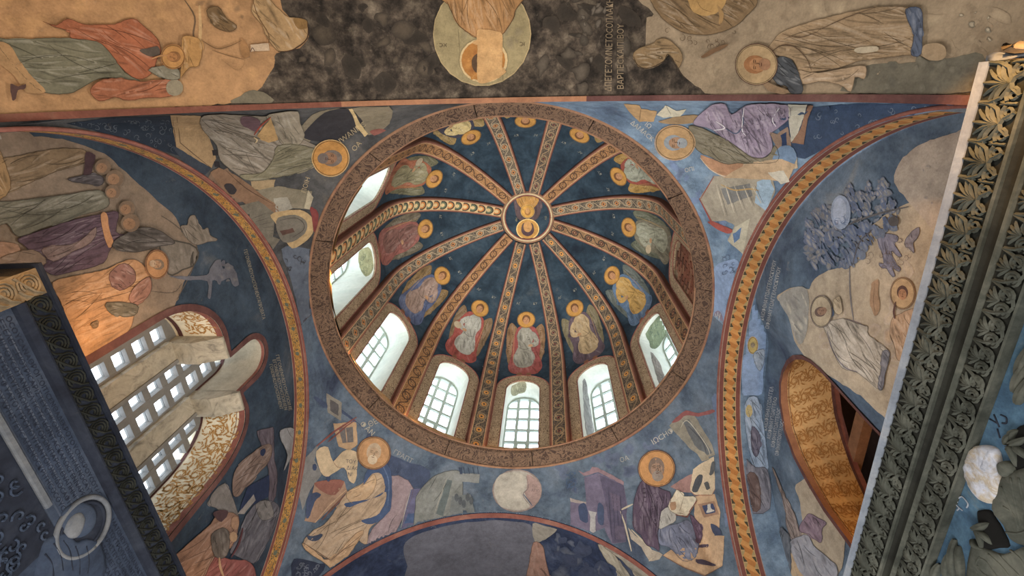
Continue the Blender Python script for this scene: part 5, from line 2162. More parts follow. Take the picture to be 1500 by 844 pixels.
f.line((84, 84, 92), "760,570 790,470 850,410", 3)
ell_at(f, (142, 156, 180), 708, 335, 44, 76)
ell_at(f, (160, 172, 194), 704, 330, 30, 58)
scrolls(f, (110, 128, 160), "680,290 740,290 740,390 680,390", 8, 6, 1.2)
ell_at(f, (84, 82, 84), 945, 375, 24, 22)
f.done(kind='stuff')
f = Fig(S_wr.hit, 'painted_animals', T, A_R5, 'lavender painted deer among scrub', 30)
f.robe((122, 122, 142), "245,130 275,118 325,128 330,150 312,160 345,205 335,215 302,190 318,240 340,260 335,275 308,262 318,292 305,296 285,265 262,260 252,240 275,240 262,190", 70, 14, 0.25)
f.robe((128, 124, 136), "360,150 390,110 420,95 415,130 395,160 400,200 380,180 365,175", 60, 6, 0.25)
scrolls(f, (112, 100, 96), "190,180 250,180 260,270 340,290 420,260 400,170 330,130 200,260", 34, 5, 0.9)
f.poly((150, 124, 100), "225,320 252,312 250,360 258,420 240,460 228,440 215,400 222,350")
f.line((120, 100, 84), "238,320 232,400 240,455", 1)
f.done(kind='stuff')
f = Fig(S_wr.hit, 'painted_saint', T, A_R5, 'pale painted saint with a large halo kneeling in a white robe', 40)
f.robe((172, 166, 156), "22,492 60,478 110,470 160,490 205,502 212,540 300,610 275,690 262,762 205,722 160,690 100,672 62,600 40,540", 50, 64, 0.42)
f.line((112, 108, 122), "40,520 62,600 110,668 165,690", 2)
f.line((112, 104, 112), "110,470 150,480 200,502", 1.5)
f.poly((84, 110, 146), "36,420 56,415 66,455 42,468")
f.robe((120, 122, 134), "270,605 300,615 285,680 270,760 252,752 262,690", 70, 10, 0.35)
f.robe((184, 170, 146), "70,390 95,380 104,440 84,452 68,430", 60, 5, 0.25)
head_at(f, 18, 440, 44, halo=(172, 160, 138), face=(146, 118, 100), hair=(108, 92, 86), up=160, ry=64, rim=(100, 92, 96))
f.done()
f = Fig(S_wr.hit, 'painted_woman', T, A_R5, 'painted haloed woman in a dark hood beside the carved frame', 40)
f.robe((176, 150, 126), "305,480 330,455 420,430 430,560 380,640 330,640 318,580 300,540", 70, 26, 0.35)
head_at(f, 352, 365, 50, halo=(178, 152, 118), face=(170, 128, 98), hair=(92, 70, 66), up=-95, ry=64, rim=(120, 90, 72))
f.line((90, 68, 66), "325,400 318,440 322,470", 4)
f.done()
f = Fig(S_wr.hit, 'painted_inscription', T, PXC, 'slanting lines of small white Greek letters on the right wall', 14)
TXT2 = '\u039a\u0391\u0399\u03a9\u03a6\u0398\u0397\u0391\u03a5\u03a4\u03a9\u0391\u0393\u0393\u0395\u039bOC\u039a\u03a5\u03a1\u0399\u039f\u03a5'
letter_line(f, (176, 182, 186), TXT2, 1119, 470, 0.22, -1, 5.5, 90)
letter_line(f, (176, 182, 186), TXT2[3:], 1127, 482, 0.20, -1, 5.5, 92)
for k in range(4):
    letter_line(f, (170, 176, 182), TXT2[k:16 + k], 1124 + 6 * k, 632 + 12 * k, 0.16, -1, 5.5, 66 - 4 * k)
f.done(kind='stuff')
f = Fig(S_wr.hit, 'painted_shepherd', T, A_R3, 'painted figure in mauve cloak below the right opening', 20)
f.poly((160, 150, 134), "600,310 640,270 680,258 760,400 860,560 905,610 850,860 560,860 570,700 640,560 632,400", True)
f.robe((134, 124, 122), "465,190 490,230 530,330 560,400 600,470 625,560 640,640 600,640 550,540 540,420", 65, 18, 0.25)
f.robe((124, 108, 124), "632,545 660,500 690,465 740,490 795,522 770,560 765,640 720,620 690,590 640,580", 60, 18, 0.3)
f.robe((144, 148, 160), "575,640 640,600 690,600 720,660 800,730 860,790 840,880 650,880 600,760", 60, 26, 0.25)
f.poly((176, 154, 126), "580,700 620,790 660,860 580,860")
f.robe((96, 104, 116), "512,580 540,560 575,640 580,860 530,860", 85, 10, 0.2)
f.done()
f = Fig(S_jr.hit, 'painted_procession', T, A_R2, 'narrow jamb of small blue and silver painted figures', 6)
f.poly((136, 164, 204), "205,130 215,60 232,10 258,5 282,80 286,190 276,300 270,385 220,390 188,380 192,240")
head_at(f, 232, 185, 20, halo=(188, 170, 110), face=(160, 150, 130), hair=(140, 130, 110), ry=34, up=-90)
f.robe((150, 168, 190), "235,215 275,200 280,240 262,290 240,260", 60, 10, 0.3)
f.robe((150, 172, 200), "200,420 250,400 275,520 290,640 292,700 240,690 205,560", 70, 44, 0.4)
ell_at(f, (186, 172, 124), 215, 455, 14, 26)
f.robe((104, 102, 122), "225,520 262,560 250,640 228,620", 70, 10, 0.35)
f.robe((118, 120, 134), "192,660 240,690 290,700 300,860 200,860", 70, 34, 0.38)
f.robe((112, 94, 92), "205,720 250,730 260,860 205,860", 70, 14, 0.32)
f.done()

# ------------------------------------------------ angels in the gores of the dome
def gore_hit(deg):
    a0 = math.radians(deg)

    def hit(x, y):
        # picture units are centimetres: x sideways, y down from the apex side
        t = -y / 100.0
        e = t / 2.17
        if e < -0.35 or e > 1.35:
            return None
        r = RD * math.cos(max(e, 0))
        if e < 0:
            p = dome_pt(RD - 0.004, a0 + x / 100.0 / RD, H + ZS + t)
            n = Vector((-math.sin(a0), -math.cos(a0), 0))
        else:
            a = a0 + x / 100.0 / r
            p = gore(a, e)
            n = (Vector((0.05, 0, H + ZS)) - p).normalized()
            p = p + n * 0.003
        return p, n
    return hit


ang = [  # azimuth, robe, mantle, wing, flip, label
    (0, (150, 148, 136), (146, 76, 72), (134, 104, 74), 1, 'painted angel with grey robe and wine-red hem'),
    (30, (176, 154, 118), (96, 82, 92), (120, 112, 86), -1, 'painted angel with cream tunic and plum cloak'),
    (60, (186, 150, 84), (92, 118, 148), (96, 104, 100), -1, 'painted angel with gold tunic and blue cloak'),
    (90, (146, 148, 130), (116, 112, 96), (96, 100, 84), -1, 'painted angel in grey-green'),
    (120, (160, 164, 148), (150, 78, 66), (168, 134, 72), 1, 'painted angel in white with a red sash'),
    (150, (184, 150, 88), (104, 102, 94), (150, 124, 76), -1, 'painted angel in faded gold'),
    (180, (150, 150, 130), (104, 110, 104), (150, 130, 84), 1, 'painted angel at the top edge, half hidden'),
    (-150, (200, 180, 126), (66, 66, 80), (148, 126, 80), 1, 'painted angel in pale yellow over dark folds'),
    (-120, (140, 134, 104), (156, 98, 72), (110, 108, 84), -1, 'painted angel in olive and russet'),
    (-90, (128, 92, 84), (146, 92, 84), (108, 100, 84), 1, 'painted angel in dull rose'),
    (-60, (150, 128, 116), (84, 96, 128), (132, 108, 72), 1, 'painted angel with blue mantle'),
    (-30, (166, 166, 156), (156, 78, 70), (124, 102, 76), -1, 'painted angel in white robe and red cloak, holding an orb')]
for deg, robe, mantle, wing, fl, lab in ang:
    lo = abs(deg) < 45
    f = Fig(gore_hit(deg), 'painted_angel', DOME, PXC, lab, 0, 4.5)
    s = fl
    def q(pts):
        return [(s * x, y) for x, y in pts]
    f.robe(wing, q([(-16, -112), (-30, -128), (-38, -105), (-36, -60), (-30, -22), (-20, -50), (-15, -85)]), 80, 14, 0.3, w=(1.5, 3.5))
    f.robe(wing, q([(16, -112), (30, -126), (37, -100), (34, -58), (27, -28), (19, -55), (15, -85)]), 100, 14, 0.3, w=(1.5, 3.5))
    f.sub('mantle')
    f.robe(mantle, q([(-12, -122), (12, -122), (22, -108), (28, -80), (26, -50), (32, -20), (24, 4), (4, 8), (-20, 6), (-30, -10), (-26, -50), (-25, -85), (-20, -110)]), 82, 26, 0.32, w=(1.5, 4))
    f.sub('robe')
    f.robe(robe, q([(-10, -118), (6, -118), (14, -98), (10, -72), (16, -45), (12, -22), (-4, -14), (-18, -22), (-20, -52), (-14, -76), (-18, -98)]), 78, 24, 0.34, w=(1.5, 4))
    f.line(tuple(c * 0.6 for c in robe), q([(-14, -72), (-2, -66), (11, -72)]), 2.4)
    f.sub('arm')
    f.robe(robe, q([(12, -110), (22, -98), (24, -78), (12, -72), (6, -80), (16, -86), (10, -100)]), 60, 6, 0.3, w=(1.5, 3))
    f.ell((176, 136, 100), s * 9, -76, 4.5, 3.5)
    if deg in (-30, 90, -120, 180):
        f.ell((172, 158, 132), s * 25, -78, 8, 8)
    f.line((170, 140, 90), q([(-24, -120), (-22, -30)]), 1.6, False)
    f.sub('foot#1')
    f.poly((128, 88, 66), q([(-12, 4), (-5, 4), (-5, 14), (-13, 12)]))
    f.sub('foot#2')
    f.poly((128, 88, 66), q([(4, 4), (11, 4), (12, 12), (5, 14)]))
    f.main()
    f.head(s * (-1), -136, 17.5, halo=(184, 136, 64), face=(176, 130, 92), hair=(112, 76, 46), up=-90, rim=(120, 92, 56))
    f.sub('letters')
    letter_line(f, (140, 140, 130), '\u0391\u0393', -22, -168, 1, 0, 5)
    letter_line(f, (140, 140, 130), '\u039aY', 12, -168, 1, 0, 5)
    f.done()

# ------------------------------------------------ figure in the apex medallion
def med_hit(x, y):
    p = MED_C + Vector((x / 100.0, y / 100.0, 0.0))
    r = math.hypot(x, y) / 100.0
    if r > 0.44:
        return None
    p.z += 0.058 - 0.18 * r * r - 0.005
    return p, Vector((0, 0, -1))


# seen from below the figure stands with its head to the front of the chapel
f = Fig(med_hit, 'painted_figure', MED, PXC, 'painted half-length mother and child in gold', 1, 4)
def mq(pts):
    return [(x, -y) for x, y in pts]
f.robe((92, 76, 78), mq([(-26, 40), (-24, 10), (-15, -6), (15, -6), (26, 12), (28, 38), (10, 42), (-10, 43)]), 85, 18, 0.25, w=(1.2, 3))
f.robe((186, 138, 70), mq([(-22, 40), (-18, 26), (-6, 14), (6, 14), (18, 26), (22, 38), (8, 42), (-8, 42)]), 70, 16, 0.3, w=(1.2, 3))
f.head(0, -12, 13, halo=(198, 150, 66), face=(186, 140, 84), hair=(150, 104, 54), up=90, rim=(222, 190, 120))
f.main()
f.sub('halo')
f.ell((226, 194, 124), 0, 24, 23, 21)
f.ell((186, 138, 66), 0, 24, 21, 19)
f.sub('face')
f.ell((84, 64, 70), 0, 25, 13, 13)
f.poly((92, 74, 70), mq([(-9, -12), (9, -12), (11, -26), (-11, -26)]))
f.ell((190, 142, 84), 0, 19, 8.5, 11)
f.line((110, 74, 48), [(-4, 22), (4, 22)], 1.2)
f.line((110, 74, 48), [(0, 20), (0.5, 13)], 1.2)
f.sub('letters')
letter_line(f, (150, 144, 116), 'M\u03a1', -24, 0, -0.1, 1, 4)
letter_line(f, (150, 144, 116), '\u0398\u03a5', 34, -3, -0.1, 1, 4)
f.done()

# ------------------------------------------------ remnants of fresco in the window reveals
for deg, crop, pts, c1, c2_ in ((60, (750, 400, 3.0156), "590,270 625,215 660,185 690,235 670,290 640,332 612,330 605,300", (118, 128, 100), (84, 98, 84)),
                                (60, (750, 400, 3.0156), "612,350 650,395 672,450 690,505 670,530 640,460", (140, 130, 122), (104, 104, 100)),
                                (-60, (440, 400, 3.0156), "150,185 180,140 240,80 300,40 310,70 230,130 165,190", (150, 156, 140), (110, 122, 112)),
                                (-30, (440, 400, 3.0156), "405,205 430,200 470,240 474,285 440,270 445,235", (150, 156, 130), (108, 118, 98)),
                                (0, (750, 400, 3.0156), "0,500 55,478 62,520 30,535 0,542", (150, 146, 118), (120, 116, 96)),
                                (-90, (440, 130, 3.0156), "260,720 300,700 318,740 322,800 290,830 262,790", (150, 146, 108), (112, 116, 92)),
                                (-120, (440, 130, 3.0156), "160,600 210,500 270,410 375,365 340,450 300,540 230,575", (128, 146, 164), (150, 150, 130)),
                                (30, (750, 400, 3.0156), "312,480 326,476 340,560 352,640 362,700 330,715 318,600", (140, 138, 134), (108, 108, 106))):
    if WINDOWS.get(deg) in (None, True, False):
        continue
    S = Surf([WINDOWS[deg]])
    f = Fig(S.hit, 'fresco_remnant', WINDOWS[deg], crop, 'patch of older green fresco', 0, 5)
    p = f.poly(c1, pts, True, 1.0)
    f.folds(p, 80, 12, c2_, tuple(q + 30 for q in c1), 0.3, (0.5, 1.4))
    scrolls(f, c2_, pts, 22, 3.2, 1.1)
    f.done(kind='stuff')
# ================================================================== TOMB FRAMES
M_marble_dark = fresco('dimmed_grey_green_marble', [(0.3, (50, 54, 49)), (0.5, (72, 76, 70)), (0.7, (96, 98, 90))], 6, 0.7, (110, 112, 104))  # marble darkened in its base colour for the dim light on the frame
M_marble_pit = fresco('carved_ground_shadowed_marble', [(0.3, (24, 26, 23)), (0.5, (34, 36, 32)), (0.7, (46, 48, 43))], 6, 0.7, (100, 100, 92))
M_marble_rim = fresco('blue_grey_marble_edge', [(0.3, (112, 122, 138)), (0.5, (132, 142, 156)), (0.7, (150, 156, 164))], 5, 0.5)
M_panel_blue = fresco('blue_painted_panel', [(0.3, (40, 64, 86)), (0.48, (54, 84, 110)), (0.6, (66, 98, 122)), (0.75, (96, 110, 116))], 5, 0.9)
M_slab_slate = fresco('slate_blue_inscribed_marble', [(0.3, (40, 50, 68)), (0.5, (52, 64, 84)), (0.7, (68, 78, 95))], 4, 0.7, (110, 114, 122))
M_letter = fresco('letter_paint', [(0.3, (32, 38, 54)), (0.7, (44, 52, 70))], 6, 0.5)
M_ruled = fresco('pale_ruled_gap', [(0.3, (62, 72, 90)), (0.5, (74, 84, 102)), (0.7, (86, 94, 108))], 6, 0.6)
M_stripe = fresco('worn_grey_fillet', [(0.3, (84, 90, 100)), (0.5, (104, 108, 114)), (0.7, (120, 122, 124))], 6, 0.7)
M_slab_dark = fresco('dark_slate_moulding', [(0.3, (24, 28, 40)), (0.5, (34, 40, 54)), (0.7, (48, 54, 66))], 5, 0.6)
M_lamplit_marble = fresco('lamplit_carved_marble', [(0.3, (96, 84, 66)), (0.5, (122, 106, 82)), (0.7, (146, 128, 100))], 6, 0.6)  # golden lamplight on the end band painted into the marble
M_eroded = fresco('eroded_white_marble', [(0.3, (140, 146, 160)), (0.45, (176, 182, 196)), (0.6, (160, 150, 132)), (0.75, (196, 200, 210))], 16, 0.9)


class Frame:
    """s along the frame, h down its face, d out towards the room"""
    def __init__(s, A, B):
        s.A = Vector(A)
        e = Vector(B) - s.A
        s.e = Vector((e.x, e.y, 0)).normalized()
        n = Vector((-s.e.y, s.e.x, 0))
        if n.dot(Vector((0, 0, 0)) - Vector((s.A.x, s.A.y, 0))) < 0:
            n = -n
        s.n = n

    def P(s, a, h, d):
        return s.A + s.e * a + s.n * d - Vector((0, 0, h))

    def px(s, x, y, d=0.0):
        """where the line of sight through a photo point meets the plane at depth d"""
        r = ray(x, y)
        o = s.A + s.n * d
        t = (o - CAM).dot(s.n) / r.dot(s.n)
        p = CAM + r * t - s.A
        return p.dot(s.e), -p.z

    def box(s, a0, a1, h0, h1, d0, d1):
        v = [s.P(a, h, d) for a in (a0, a1) for h in (h0, h1) for d in (d0, d1)]
        return v, box(0, 1, 0, 1, 0, 1)[1]

    def rot(s):
        """local axes: x along s, y up, z out"""
        up = Vector((0, 0, 1))
        return Matrix(((s.e.x, up.x, s.n.x, 0), (s.e.y, up.y, s.n.y, 0), (s.e.z, up.z, s.n.z, 0), (0, 0, 0, 1)))


def palmette_mesh(w, h, mat, parent, name='palmette', spiral=True):
    """one carved unit: a fan of long curved leaflets over two interlaced curling tendrils (x along, y up, z out)"""
    mb = MB()
    z = 0.004
    upz = Vector((0, 0, 1))
    for k in range(-3, 4):
        a = k * 0.33
        pts = []
        for t in linspace(0, 1, 7):
            L = h * (0.66 - 0.03 * abs(k))
            x = math.sin(a * (0.25 + 1.0 * t)) * L * t
            y = -0.16 * h + math.cos(a * (0.25 + 1.0 * t)) * L * t
            pts.append((max(-w * 0.5, min(w * 0.5, x)), min(y, h * 0.5), z + 0.007 * math.sin(PI * t)))
        mb.tube(pts, lambda t: 0.0082 * (0.4 + 0.75 * math.sin(PI * min(1, t * 0.85 + 0.12))), 4, 1.1, upz)
    for sg in (-1, 1):
        # outer arch of the fan, flowing into the tendril below
        mb.tube([(sg * w * 0.5, 0.46 * h, z), (sg * w * 0.47, 0.16 * h, z + .006), (sg * w * 0.36, -0.06 * h, z + .008), (sg * w * 0.12, -0.17 * h, z + .008), (-sg * w * 0.14, -0.26 * h, z + .008), (-sg * w * 0.3, -0.44 * h, z + .004)], 0.008, 4, 1.1, upz)
        c = (sg * w * 0.28, -0.30 * h)
        R = w * 0.205
        pts = []
        for t in linspace(0, 1, 16):
            a = PI / 2 + sg * (-0.9 + t * 9.6)
            r = R * (1 - 0.8 * t)
            pts.append((c[0] + r * math.cos(a), c[1] + r * math.sin(a), z + 0.005))
        mb.tube(pts, lambda t: 0.0078 * (1 - 0.35 * t), 4, 1.1, upz)
        mb.tube([(sg * w * 0.47, -0.06 * h, z), (sg * w * 0.5, -0.2 * h, z + .005), (sg * w * 0.5, -0.42 * h, z)], 0.006, 4, 1.1, upz)
    o = mesh(name, mb.v, mb.f, mat, None, recenter=False)
    return o


def eye_mesh(w, h, mat, name='scroll_leaf'):
    """second carved unit: paired lobes with drilled eyes"""
    mb = MB()
    upz = Vector((0, 0, 1))
    for k in range(-2, 3):
        a = k * 0.42
        mb.tube([(math.sin(a) * h * 0.5 * t, 0.02 * h + math.cos(a) * h * 0.46 * t, 0.004 + 0.006 * math.sin(PI * t)) for t in linspace(0, 1, 5)],
                lambda t: 0.007 * (0.5 + 0.6 * math.sin(PI * t)), 4, 1.1, upz)
    for sg in (-1, 1):
        for rr in (0.20, 0.11):
            mb.tube([(sg * w * 0.25 + rr * w * math.cos(q), -0.18 * h + rr * w * 1.1 * math.sin(q), 0.006) for q in linspace(0.3, 5.9, 11)], 0.0065, 4, 1.1, upz)
        mb.tube([(sg * w * 0.5, 0.42 * h, .004), (sg * w * 0.42, 0.05 * h, .008), (sg * w * 0.20, -0.42 * h, .008), (0, -0.48 * h, .004)], 0.0075, 4, 1.1, upz)
    return mesh(name, mb.v, mb.f, mat, None, recenter=False)


def tile(src, fr, parent, a_list, h, d, mats=None):
    """copies of a carved unit along a band"""
    R = fr.rot()
    first = True
    for a in a_list:
        loc = fr.P(a, h, d)
        if first:
            src.matrix_basis = Matrix.Translation(loc) @ R
            adopt(src, parent)
            first = False
        else:
            share(src, parent, loc, R)


# ------------------------------------------------ right: carved marble frame
FR = Frame((2.015, -2.41, 2.1), (2.2, 0.43, 2.1))
LR = 3.45
TR_ = thing('tomb_frame', FR.P(1.2, 1.4, 0), 'dark carved marble tomb frame with palmette bands and blue panel, at the right', 'tomb frame')


def run(name, prof, fr, a0, a1, mat, parent):
    """extrude a (h, d) profile along the frame"""
    n = len(prof)
    v = [fr.P(a, h, d) for a in (a0, a1) for h, d in prof]
    f = [tuple(range(n)), tuple(range(2 * n - 1, n - 1, -1))] + [(i, (i + 1) % n, (i + 1) % n + n, i + n) for i in range(n)]
    return mesh(name, v, f, mat, parent)


run('outer_fillet', [(0, -0.25), (0, 0.012), (0.006, 0.02), (0.020, 0.018), (0.026, 0.0), (0.026, -0.25)], FR, 0, LR, M_marble_rim, TR_)
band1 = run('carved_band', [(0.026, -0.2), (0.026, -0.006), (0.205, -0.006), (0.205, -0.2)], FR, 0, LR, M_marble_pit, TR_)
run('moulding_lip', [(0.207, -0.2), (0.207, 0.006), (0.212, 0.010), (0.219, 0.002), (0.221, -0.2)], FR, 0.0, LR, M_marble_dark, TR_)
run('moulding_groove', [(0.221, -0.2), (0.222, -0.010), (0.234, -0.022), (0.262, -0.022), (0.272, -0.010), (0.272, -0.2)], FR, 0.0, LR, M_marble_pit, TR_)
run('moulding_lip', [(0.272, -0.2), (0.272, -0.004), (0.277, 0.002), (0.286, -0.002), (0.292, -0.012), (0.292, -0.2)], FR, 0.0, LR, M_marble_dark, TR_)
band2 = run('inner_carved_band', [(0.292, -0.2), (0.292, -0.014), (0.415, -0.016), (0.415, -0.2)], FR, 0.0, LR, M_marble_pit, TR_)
run('inner_fillet', [(0.415, -0.2), (0.415, -0.008), (0.420, -0.004), (0.427, -0.008), (0.430, -0.03), (0.430, -0.2)], FR, 0.0, LR, M_marble_dark, TR_)
panel = run('blue_panel', [(0.430, -0.2), (0.430, -0.045), (1.75, -0.045), (1.75, -0.2)], FR, 0, LR, M_panel_blue, TR_)
body = run('marble_block', [(0.004, -0.25), (0.004, -0.2), (3.65, -0.2), (3.65, -0.25)], FR, 0, LR, M_marble_dark, TR_)
PW = 0.142
p1 = palmette_mesh(PW, 0.180, M_marble_dark, TR_)
tile(p1, FR, band1, [0.075 + PW * k for k in range(int((LR - 0.1) / PW))], 0.116, -0.006)
p2 = eye_mesh(0.128, 0.118, M_marble_dark)
tile(p2, FR, band2, [0.07 + 0.130 * k for k in range(int((LR - 0.1) / 0.130))], 0.352, -0.014)


def rpx(x, y, d):
    a, h = FR.px(x, y, d)
    return FR.P(a, h, d)


def relief(name, pts, mat, parent, d0=-0.045, hgt=0.04, label=None, dome=True, lumps=0.0, fr=FR, seed=2):
    """a low carved form rising from the panel inside an outline given in photo pixels"""
    rg = random.Random(seed)
    q = [fr.px(x, y, d0 + hgt * 0.5) for x, y in pts]
    q = smooth_poly(q, 3)
    c = (sum(p[0] for p in q) / len(q), sum(p[1] for p in q) / len(q))
    vs, fs = [], []
    rings = [(1.0, -0.01), (0.98, 0.55), (0.86, 0.86), (0.6, 1.0), (0.3, 1.0)]
    n = len(q)
    for k, z in rings:
        for p in q:
            zz = z + (rg.uniform(-lumps, lumps) if z > 0.3 else 0)
            vs.append(fr.P(c[0] + (p[0] - c[0]) * k, c[1] + (p[1] - c[1]) * k, d0 + hgt * zz))
    for i in range(len(rings) - 1):
        for j in range(n):
            fs.append((i * n + j, i * n + (j + 1) % n, (i + 1) * n + (j + 1) % n, (i + 1) * n + j))
    vs.append(fr.P(c[0], c[1], d0 + hgt))
    o = (len(rings) - 1) * n
    for j in range(n):
        fs.append((o + j, o + (j + 1) % n, len(vs) - 1))
    ob = mesh(name, vs, fs, mat, parent, smooth=True)
    if label:
        ob['label'] = label
    return ob


def strokes(name, lines, mat, parent, d, rad, fr=FR):
    mb = MB()
    for l in lines:
        pts = smooth_poly([fr.px(x, y, d) for x, y in l], 4, False) if len(l) > 2 else [fr.px(x, y, d) for x, y in l]
        mb.tube([fr.P(a, h, d) for a, h in pts], rad, 5, 1.0, fr.n)
    return mb.build(name, mat, parent, True)


# carved forms on the blue panel
face = relief('worn_face', [(1417, 664), (1424, 655), (1438, 652), (1452, 655), (1460, 664), (1464, 690), (1468, 722), (1458, 738), (1440, 736), (1424, 722), (1414, 700), (1412, 678)],
              M_eroded, panel, hgt=0.034, lumps=0.08, label='worn white head of the carved bust')
relief('ear', [(1463, 680), (1472, 675), (1482, 680), (1484, 692), (1474, 700), (1466, 694)], M_marble_dark, panel, hgt=0.034)
relief('drapery', [(1464, 704), (1484, 690), (1530, 690), (1540, 800), (1500, 800), (1480, 790), (1470, 770), (1452, 745)], M_marble_dark, panel, hgt=0.028, lumps=0.03)
strokes('drapery_fold', [[(1466, 712), (1480, 745), (1494, 775)], [(1480, 700), (1488, 740), (1496, 770)], [(1470, 742), (1486, 755), (1492, 778)], [(1492, 700), (1500, 740), (1504, 780)], [(1474, 780), (1490, 782), (1504, 778)]], M_marble_dark, panel, -0.018, 0.005)
relief('lower_ground', [(1422, 800), (1440, 802), (1470, 812), (1520, 800), (1530, 880), (1420, 880)], M_marble_dark, panel, hgt=0.018, lumps=0.05)
strokes('carved_tendril', [[(1434, 818), (1444, 822), (1456, 838), (1466, 850)], [(1432, 828), (1438, 838), (1450, 846)], [(1448, 812), (1464, 826), (1480, 845)], [(1462, 812), (1478, 828), (1496, 846)], [(1436, 816), (1430, 826), (1434, 836)], [(1480, 806), (1496, 820), (1506, 842)]], M_marble_dark, panel, -0.028, 0.005)
# shade of pierced hollows painted as near-black patches, with acanthus leaves
M_hollow_shade = plain('hollow_shade', (14, 15, 15), 0.95, 0.3)
relief('hollow_shade_patch', [(1431, 752), (1436, 747), (1450, 748), (1458, 760), (1466, 772), (1478, 800), (1462, 803), (1448, 806), (1438, 808), (1432, 800), (1434, 775)], M_hollow_shade, panel, hgt=0.012)
relief('hollow_shade_patch', [(1488, 630), (1500, 622), (1520, 625), (1520, 660), (1496, 664), (1486, 650)], M_hollow_shade, panel, hgt=0.012)
relief('hollow_shade_patch', [(1484, 668), (1500, 662), (1520, 668), (1520, 690), (1490, 690)], M_hollow_shade, panel, hgt=0.012)


def leaf(px_pts, w):
    """a pointed carved leaf with a midrib along a line of photo points"""
    mb = MB()
    pts = [FR.px(x, y, -0.025) for x, y in px_pts]
    pts = smooth_poly(pts, 5, False) if len(pts) > 2 else [(pts[0][0] + (pts[1][0] - pts[0][0]) * t, pts[0][1] + (pts[1][1] - pts[0][1]) * t) for t in linspace(0, 1, 8)]
    vs, fs = [], []
    n = len(pts)
    for i, p in enumerate(pts):
        b, c = pts[max(i - 1, 0)], pts[min(i + 1, n - 1)]
        dx, dy = c[0] - b[0], c[1] - b[1]
        L = math.hypot(dx, dy) or 1
        t = i / (n - 1)
        ww = 0.62 * w * math.sin(PI * min(1, 0.12 + 0.88 * t)) + 0.001
        z = -0.032 + 0.016 * math.sin(PI * t)
        for k, dz in ((-1, -0.012), (-0.5, 0.004), (0, -0.004), (0.5, 0.004), (1, -0.012)):
            vs.append(FR.P(p[0] - dy / L * ww * k, p[1] + dx / L * ww * k, z + dz))
        for k in (-1, 1):
            vs.append(FR.P(p[0] - dy / L * ww * k, p[1] + dx / L * ww * k, -0.0445))
    for i in range(n - 1):
        a, b = 7 * i, 7 * i + 7
        for k in range(4):
            fs.append((a + k, a + k + 1, b + k + 1, b + k))
        fs.append((a, b, b + 5, a + 5))
        fs.append((a + 4, a + 6, b + 6, b + 4))
    return mesh('leaf', vs, fs, M_marble_dark, panel, smooth=True)


for pts, w in (([(1420, 776), (1434, 772), (1446, 766)], 0.022), ([(1424, 778), (1440, 785), (1450, 798)], 0.02), ([(1424, 774), (1434, 785), (1436, 806)], 0.016),
               ([(1420, 790), (1428, 800), (1440, 806)], 0.014), ([(1470, 656), (1480, 660), (1486, 684)], 0.018), ([(1474, 652), (1488, 648), (1504, 640)], 0.02),
               ([(1480, 654), (1494, 662), (1504, 674)], 0.02), ([(1478, 646), (1482, 634), (1488, 630)], 0.016), ([(1468, 652), (1476, 640), (1484, 634)], 0.012)):
    leaf(pts, w)
# carved wing with feather tips, and the lower one
for pts, w in (([(1486, 556), (1496, 530), (1510, 500)], 0.03), ([(1480, 575), (1492, 552), (1508, 524)], 0.03), ([(1484, 592), (1496, 572), (1512, 545)], 0.026)):
    leaf(pts, w).name = 'feather'
for pts, w in (([(1394, 790), (1392, 820), (1394, 850)], 0.022), ([(1386, 812), (1384, 830), (1382, 856)], 0.018), ([(1372, 826), (1368, 840), (1366, 860)], 0.02), ([(1400, 800), (1404, 825), (1406, 856)], 0.016)):
    leaf(pts, w).name = 'feather'


def panel_letters(text, x, y, fr, d, hgt, mat, parent, slant=(1, 0), name='letter'):
    vs2, fs, w = glyphs(text)
    a, h = fr.px(x, y, d)
    k = hgt / 0.72
    vs = [fr.P(a + p[0] * k, h - p[1] * k, d) for p in vs2]
    return mesh(name, vs, fs, mat, parent)


# letters: the strokes run in photo pixels, in low relief
strokes('carved_letter', [[(1410, 748), (1402, 741), (1397, 734)], [(1406, 744), (1402, 748)]], M_marble_rim, panel, -0.043, 0.0035)
strokes('carved_letter', [[(1416, 744), (1418, 738), (1410, 728), (1404, 730), (1402, 736)]], M_marble_rim, panel, -0.043, 0.0035)
strokes('carved_bar', [[(1389, 748), (1396, 726)]], M_marble_rim, panel, -0.043, 0.0035)
strokes('carved_letter', [[(1456, 607), (1464, 626)], [(1450, 614), (1460, 620)], [(1461, 628), (1465, 642)]], M_slab_dark, panel, -0.044, 0.0035)
strokes('carved_letter', [[(1466, 608), (1474, 612), (1474, 620), (1468, 620)]], M_slab_dark, panel, -0.044, 0.0035)
strokes('carved_bar', [[(1453, 596), (1443, 622)]], M_slab_dark, panel, -0.044, 0.0035)
# rear end of the frame: rounded cap and a rod lying over it
mb = MB()
mb.tube([FR.P(-0.012, h, d) for h, d in ((0.5, -0.04), (0.2, -0.02), (0.05, -0.01), (-0.005, -0.03), (-0.02, -0.12))], 0.018, 6)
mb.build('end_fillet', M_marble_rim, TR_, True)
mb = MB()
ea, eh = FR.px(1470, 70, 0.0)
mb.tube([rpx(1472, 68, 0.02), rpx(1492, 66, 0.02), rpx(1530, 70, 0.02)], 0.013, 8)
rod = mb.build('rod', plain('pale_stone_rod', (124, 114, 100), 0.8, 0.5), None, True)
tag(rod, 'pale rod lying across the rear top corner of the right tomb frame', 'rod')

